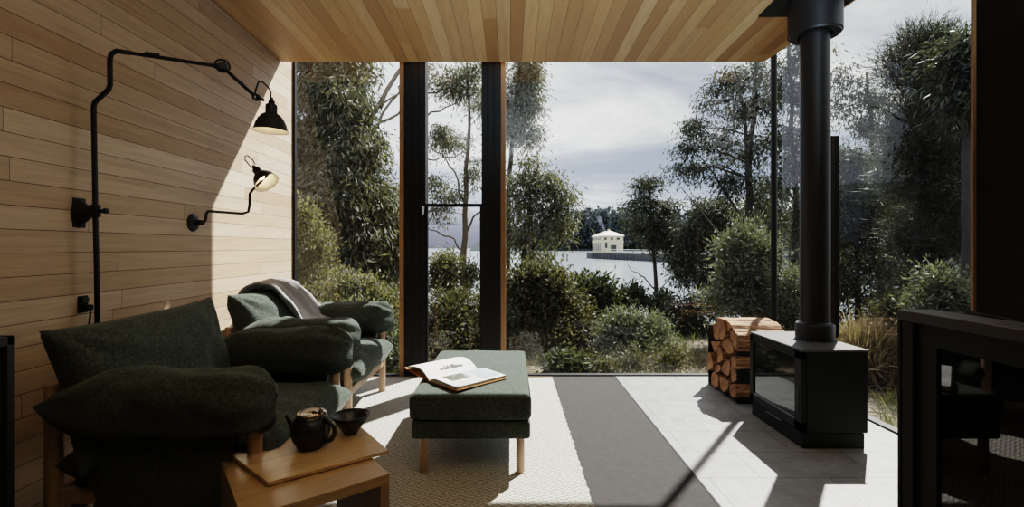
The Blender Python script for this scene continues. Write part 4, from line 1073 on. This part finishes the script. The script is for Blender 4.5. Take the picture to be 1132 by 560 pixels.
# grass, twigs and litter on the ground outside
rs = np.random.RandomState(5); N = 26000
x = rs.uniform(-3, 9, N); y = 4.5 + 5*rs.rand(N)**1.6
x2 = rs.uniform(2.6, 6, 9000); y2 = rs.uniform(2.2, 5, 9000)
x = np.concatenate([x, x2]); y = np.concatenate([y, y2])
nz = np.array([noise.noise(Vector((a*1.2, b*1.2, 0))) for a, b in zip(x, y)])
keep = nz > -.12; x = x[keep]; y = y[keep]
z = np.array([gz(a, b) if b > 4.4 else -.30 for a, b in zip(x, y)])
C = np.stack([x, y, z], 1); D = rs.normal(size=C.shape)*.6; D[:,2] = np.abs(D[:,2]) + .45
o = leaf_mesh('grass', C, D, .13, .0035, M['grass'], None, rs=rs)
tag(o, 'short grass and dry stalks on the ground outside the glass', 'grass', kind='stuff')
tw = MB()
for i in range(420):
    if rs.rand() < .75: x = rs.uniform(-2.5, 8); y = 4.5 + 2.2*rs.rand()
    else: x = rs.uniform(2.7, 5); y = rs.uniform(2.4, 4.6)
    zz = (gz(x, y) if y > 4.4 else -.3)+.02; a = rs.uniform(0, 6.28); l = rs.uniform(.1, .45)
    tw.tube([(x,y,zz),(x+.5*l*math.cos(a),y+.5*l*math.sin(a),zz+.05*rs.rand()),(x+l*math.cos(a+.3),y+l*math.sin(a+.3),zz+.14*rs.rand())], [.006,.005,.002], 4)
tag(tw.build('twigs', M['dry'], normals=False), 'dry fallen twigs scattered on the ground outside', 'twigs', kind='stuff')

# ------------------------------------------------------------------ across the water
rs = np.random.RandomState(9); CC = []; DD = []; fw = MB()
def forest_top(px): return float(np.interp(px, [470,560,600,625,650,690,720,800,900,1200], [268,262,250,241,237,235,240,236,232,228]))
for i in range(620):
    px = rs.uniform(590, 1250); d = rs.uniform(470, 560); h = (277-forest_top(px))*.0
    top = at(px, forest_top(px) - 4 + rs.uniform(-4, 9) + (560-d)/90*2.4, d)
    zb_ = WZ + .3 + (d-470)*.10
    H_ = max(6, top.z - zb_); nb = 110
    v = rs.normal(size=(nb,3)); t = rs.rand(nb)**.8
    c = np.stack([top.x + v[:,0]*H_*.10*(1.15-t), d + v[:,1]*H_*.10, zb_ + H_*(.12+.88*t)], 1)
    CC.append(c); dd = rs.normal(size=(nb,3)); DD.append(dd)
    fw.tube([(top.x, d, zb_-1), (top.x, d, zb_+H_*.8)], [.35,.15], 4, cap=False)
C = np.concatenate(CC); D = np.concatenate(DD)
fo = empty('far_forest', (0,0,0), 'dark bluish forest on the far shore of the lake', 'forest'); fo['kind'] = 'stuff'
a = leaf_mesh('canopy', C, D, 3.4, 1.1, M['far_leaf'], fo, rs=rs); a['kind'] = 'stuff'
b = fw.build('trunks', M['bark_dark'], fo, normals=False); b['kind'] = 'stuff'
struct(MB().grid(lambda u, v: (-40+700*u, 462+110*v, WZ-.3 + 11*v + 1.2*noise.noise(Vector((u*30, v*4, 0)))), 60, 8).build('hill_bank', M['far_ground'], smooth=True))

# pump house at the end of its jetty
PD = 160; k = PD/F
pc = at(664.6, 279, PD); zd = pc.z
ph_ = empty('pump_house', (pc.x, PD, zd), 'cream pump house standing in the lake at the jetty end', 'building', rz=math.radians(6))
W_, L_, Hh = 7.6, 10.5, (279-260.5)*k
MB().box(0, W_, 0, L_, 0, Hh).build('wall', M['render_cream'], ph_)
c = MB(); c.box(-.25, W_+.25, -.25, L_+.25, Hh-.25, Hh+.1).box(-.15, W_+.15, -.15, L_+.15, Hh*.64, Hh*.70).box(-.12, W_+.12, -.12, L_+.12, 0, .35); c.build('cornice', M['render_cream'], ph_)
r_ = MB(); za_ = Hh+.1; zr = (279-254.4)*k
r_.add([(-.35,-.35,za_),(W_+.35,-.35,za_),(W_+.35,L_+.35,za_),(-.35,L_+.35,za_),(W_/2,2.6,zr),(W_/2,L_-2.6,zr)], [(0,1,4),(1,2,5,4),(2,3,5),(3,0,4,5),(0,3,2,1)]); r_.build('roof', M['roof_cream'], ph_)
MB().box(W_/2-.3, W_/2+.3, 3.5, 4.2, zr-.4, zr+.5).build('chimney', M['render_cream'], ph_)
for (x0, x1, z0, z1) in [(1.0,1.9,Hh*.76,Hh*.90),(3.2,4.1,Hh*.76,Hh*.90),(5.4,6.3,Hh*.76,Hh*.90),(1.3,2.1,Hh*.28,Hh*.60)]:
    MB().box(x0, x1, -.06, .05, z0, z1).build('window', M['pane_dark'], ph_)
MB().box(3.2, 5.2, -.06, .05, 0.02, Hh*.45).build('door', M['pane_dark'], ph_)
dm = MB(); dm.box(2.95, 3.2, -.14, .05, 0, Hh*.52).box(5.2, 5.45, -.14, .05, 0, Hh*.52).box(2.8, 5.6, -.16, .05, Hh*.46, Hh*.54); dm.build('door_surround', M['render_cream'], ph_)
for i in range(5):
    y = 1.0 + i*1.9
    MB().box(-.06, .05, y, y+.85, Hh*.10, Hh*.58).build('window', M['pane_dark'], ph_)
    MB().box(-.06, .05, y, y+.85, Hh*.76, Hh*.90).build('window', M['pane_dark'], ph_)
jt = empty('jetty', (pc.x, PD, WZ), 'long dark jetty with pale railing leading to the pump house', 'jetty')
A = Vector((pc.x-3.2, PD-1.2)); Bq = Vector((at(745,282,118).x, 118)); Cq = Vector((at(900,282,92).x, 92))
def strip(name, z0, z1, w0, w1, mat):
    m = MB(); pts = [A, Bq, Cq]; nrm = Vector((.68, .73))
    vs = []
    for p in pts:
        for w in (w0, w1):
            for zz in (z0, z1): vs.append((p.x+nrm.x*w-pc.x, p.y+nrm.y*w-PD, zz-WZ))
    f = []
    for i in range(2):
        a = i*4; b = a+4
        f += [(a,b,b+1,a+1),(a+2,a+3,b+3,b+2),(a+1,b+1,b+3,a+3),(a,a+2,b+2,b)]
    f += [(0,1,3,2),(8,10,11,9)]
    m.add(vs, f); return m.build(name, mat, jt)
strip('deck', WZ-.5, zd, 0, 6, M['jetty'])
MB().box(-3.0, W_+1.5, -1.6, L_+1, -.5, zd-WZ-.02).build('platform', M['jetty'], jt)
rl = MB()
for (p, q) in ((A, Bq), (Bq, Cq)):
    n = int((q-p).length/1.3)
    for i in range(n):
        u = p.lerp(q, i/n); u = Vector((u.x-pc.x, u.y-PD))
        if u.x < W_+.5 and p is A: continue
        rl.box(u.x-.07, u.x+.07, u.y-.07, u.y+.07, zd-WZ, zd-WZ+1.1)
    p0 = p.lerp(q, .22) if p is A else p
    for h in (.55, 1.08):
        rl.tube([(p0.x-pc.x, p0.y-PD, zd-WZ+h), (q.x-pc.x, q.y-PD, zd-WZ+h)], .06, 4)
rl.build('railing', M['rail_white'], jt)
pp = MB()
for i in range(26):
    u = A.lerp(Bq, i/26) if i < 16 else Bq.lerp(Cq, (i-16)/10)
    pp.cyl((u.x-pc.x, u.y-PD-.1, -1), (u.x-pc.x, u.y-PD-.1, zd-WZ-.1), .18, n=6)
pp.build('pile', M['jetty'], jt)
mk = at(627, 279, 130); mk.z = WZ
MB().cyl((0,0,-.5),(0,0,1.6),.22,.16,8).build
o = MB().cyl((0,0,-.5),(0,0,1.5),.2,.14,8).box(-.25,.25,-.25,.25,1.5,1.75).build('channel_marker', M['jetty'], loc=mk)
tag(o, 'small dark marker post standing in the lake', 'marker post')
# wisp of chimney smoke
def smoke_mat():
    t = NT('thin_smoke'); n = t.noise(t.coord(), .5, 3); tr = t.node('ShaderNodeBsdfTransparent'); df = t.node('ShaderNodeBsdfDiffuse'); df.inputs[0].default_value = (.75,.8,.9,1)
    mx = t.node('ShaderNodeMixShader'); t.lk(t.math('MULTIPLY', n, .16), mx.inputs[0]); t.lk(tr.outputs[0], mx.inputs[1]); t.lk(df.outputs[0], mx.inputs[2]); t.lk(mx.outputs[0], t.out.inputs[0]); return t.m
c0 = at(668.5, 254, PD+3); sm = MB()
sm.tube([Vector((0,0,0)), Vector((-.7,0,1.2)), Vector((-1.3,.2,2.4)), Vector((-1.6,.2,3.6)), Vector((-2.2,.3,4.6))], [.25,.5,.65,.7,.5], 10)
tag(sm.build('smoke', smoke_mat(), loc=c0, smooth=True), 'thin pale smoke rising from the pump house', 'smoke', kind='stuff')

# ------------------------------------------------------------------ light, sky, camera
sd = Vector((.61, .79, 1.115)).normalized()
sl_ = bpy.data.lights.new('sun', 'SUN'); sl_.energy = 5.6; sl_.angle = math.radians(.7); sl_.color = (1, .945, .87)
so2 = bpy.data.objects.new('sun', sl_); COL.objects.link(so2); so2.rotation_euler = (-sd).to_track_quat('-Z', 'Y').to_euler(); so2.location = (10, 12, 18)
al = bpy.data.lights.new('fill_light', 'AREA'); al.energy = 36; al.shape = 'RECTANGLE'; al.size = 3.0; al.size_y = 1.2; al.color = (.68, .85, 1)  # added fill lamp behind the camera, brightens the ceiling; no real fitting
ao = bpy.data.objects.new('fill_light', al); COL.objects.link(ao); ao.location = (.6, -.9, 1.75); al.spread = math.radians(62); ao.rotation_euler = Vector((.05, 1.5, 1)).to_track_quat('-Z', 'Y').to_euler()

w = bpy.data.worlds.new('sky'); sc.world = w; w.use_nodes = True
t = w.node_tree; t.nodes.clear()
class WT(NT):
    def __init__(s, tree): s.t = tree; s.n = tree.nodes
wt = WT(t)
dirv = wt.coord('Generated'); dx, dy, dz = wt.sep(dirv)
# cloud layer: direction projected on a plane overhead
pz = wt.math('ADD', wt.math('MAXIMUM', dz, 0.0), .16)
cv = wt.comb(wt.math('DIVIDE', dx, pz), wt.math('DIVIDE', dy, pz), 0.0)
n1 = wt.noise(wt.mapv(cv, (.62,.9,1), (1.3,.2,0)), 1.25, 8, .60, .5); n2 = wt.noise(wt.mapv(cv, (.3,.3,1), (5,2,0)), 1.0, 2)
f = wt.math('ADD', wt.math('MULTIPLY', n1, .68), wt.math('MULTIPLY', n2, .32))
col = wt.ramp(f, [(.40,(.24,.285,.37)),(.475,(.36,.40,.46)),(.525,(.58,.60,.615)),(.59,(.92,.90,.86))])
side = wt.node('ShaderNodeMapRange'); wt.lk(dx, side.inputs[0]); side.inputs[1].default_value = -.5; side.inputs[2].default_value = .25
col = wt.mix(wt.math('SUBTRACT', .75, wt.math('MULTIPLY', side.outputs[0], .75)), col, (.50,.54,.66,1))
hz = wt.node('ShaderNodeMapRange'); wt.lk(dz, hz.inputs[0]); hz.inputs[1].default_value = .0; hz.inputs[2].default_value = .12; hz.inputs[3].default_value = .55; hz.inputs[4].default_value = 0
col = wt.mix(hz.outputs[0], col, (.62,.68,.78,1))
bg = wt.node('ShaderNodeBackground'); wt.lk(col, bg.inputs[0]); bg.inputs[1].default_value = .74
ow = wt.node('ShaderNodeOutputWorld'); t.links.new(bg.outputs[0], ow.inputs[0])

cam = bpy.data.cameras.new('camera'); co = bpy.data.objects.new('camera', cam); COL.objects.link(co)
co.location = (0, 0, EYE); co.rotation_euler = (math.pi/2, 0, 0)
cam.sensor_width = 36; cam.sensor_fit = 'HORIZONTAL'; cam.lens = F/1132*36
cam.shift_x = (566-CX)/1132; cam.shift_y = (CY-280)/1132
cam.clip_start = .02; cam.clip_end = 6000
sc.camera = co
cy = sc.cycles
cy.use_denoising = True; cy.max_bounces = 10; cy.diffuse_bounces = 5; cy.glossy_bounces = 4; cy.transmission_bounces = 6; cy.transparent_max_bounces = 24
cy.sample_clamp_indirect = 6; cy.caustics_reflective = False; cy.caustics_refractive = False
sc.view_settings.view_transform = 'Filmic'; sc.view_settings.look = 'Medium High Contrast'
sc.view_settings.exposure = 1.5
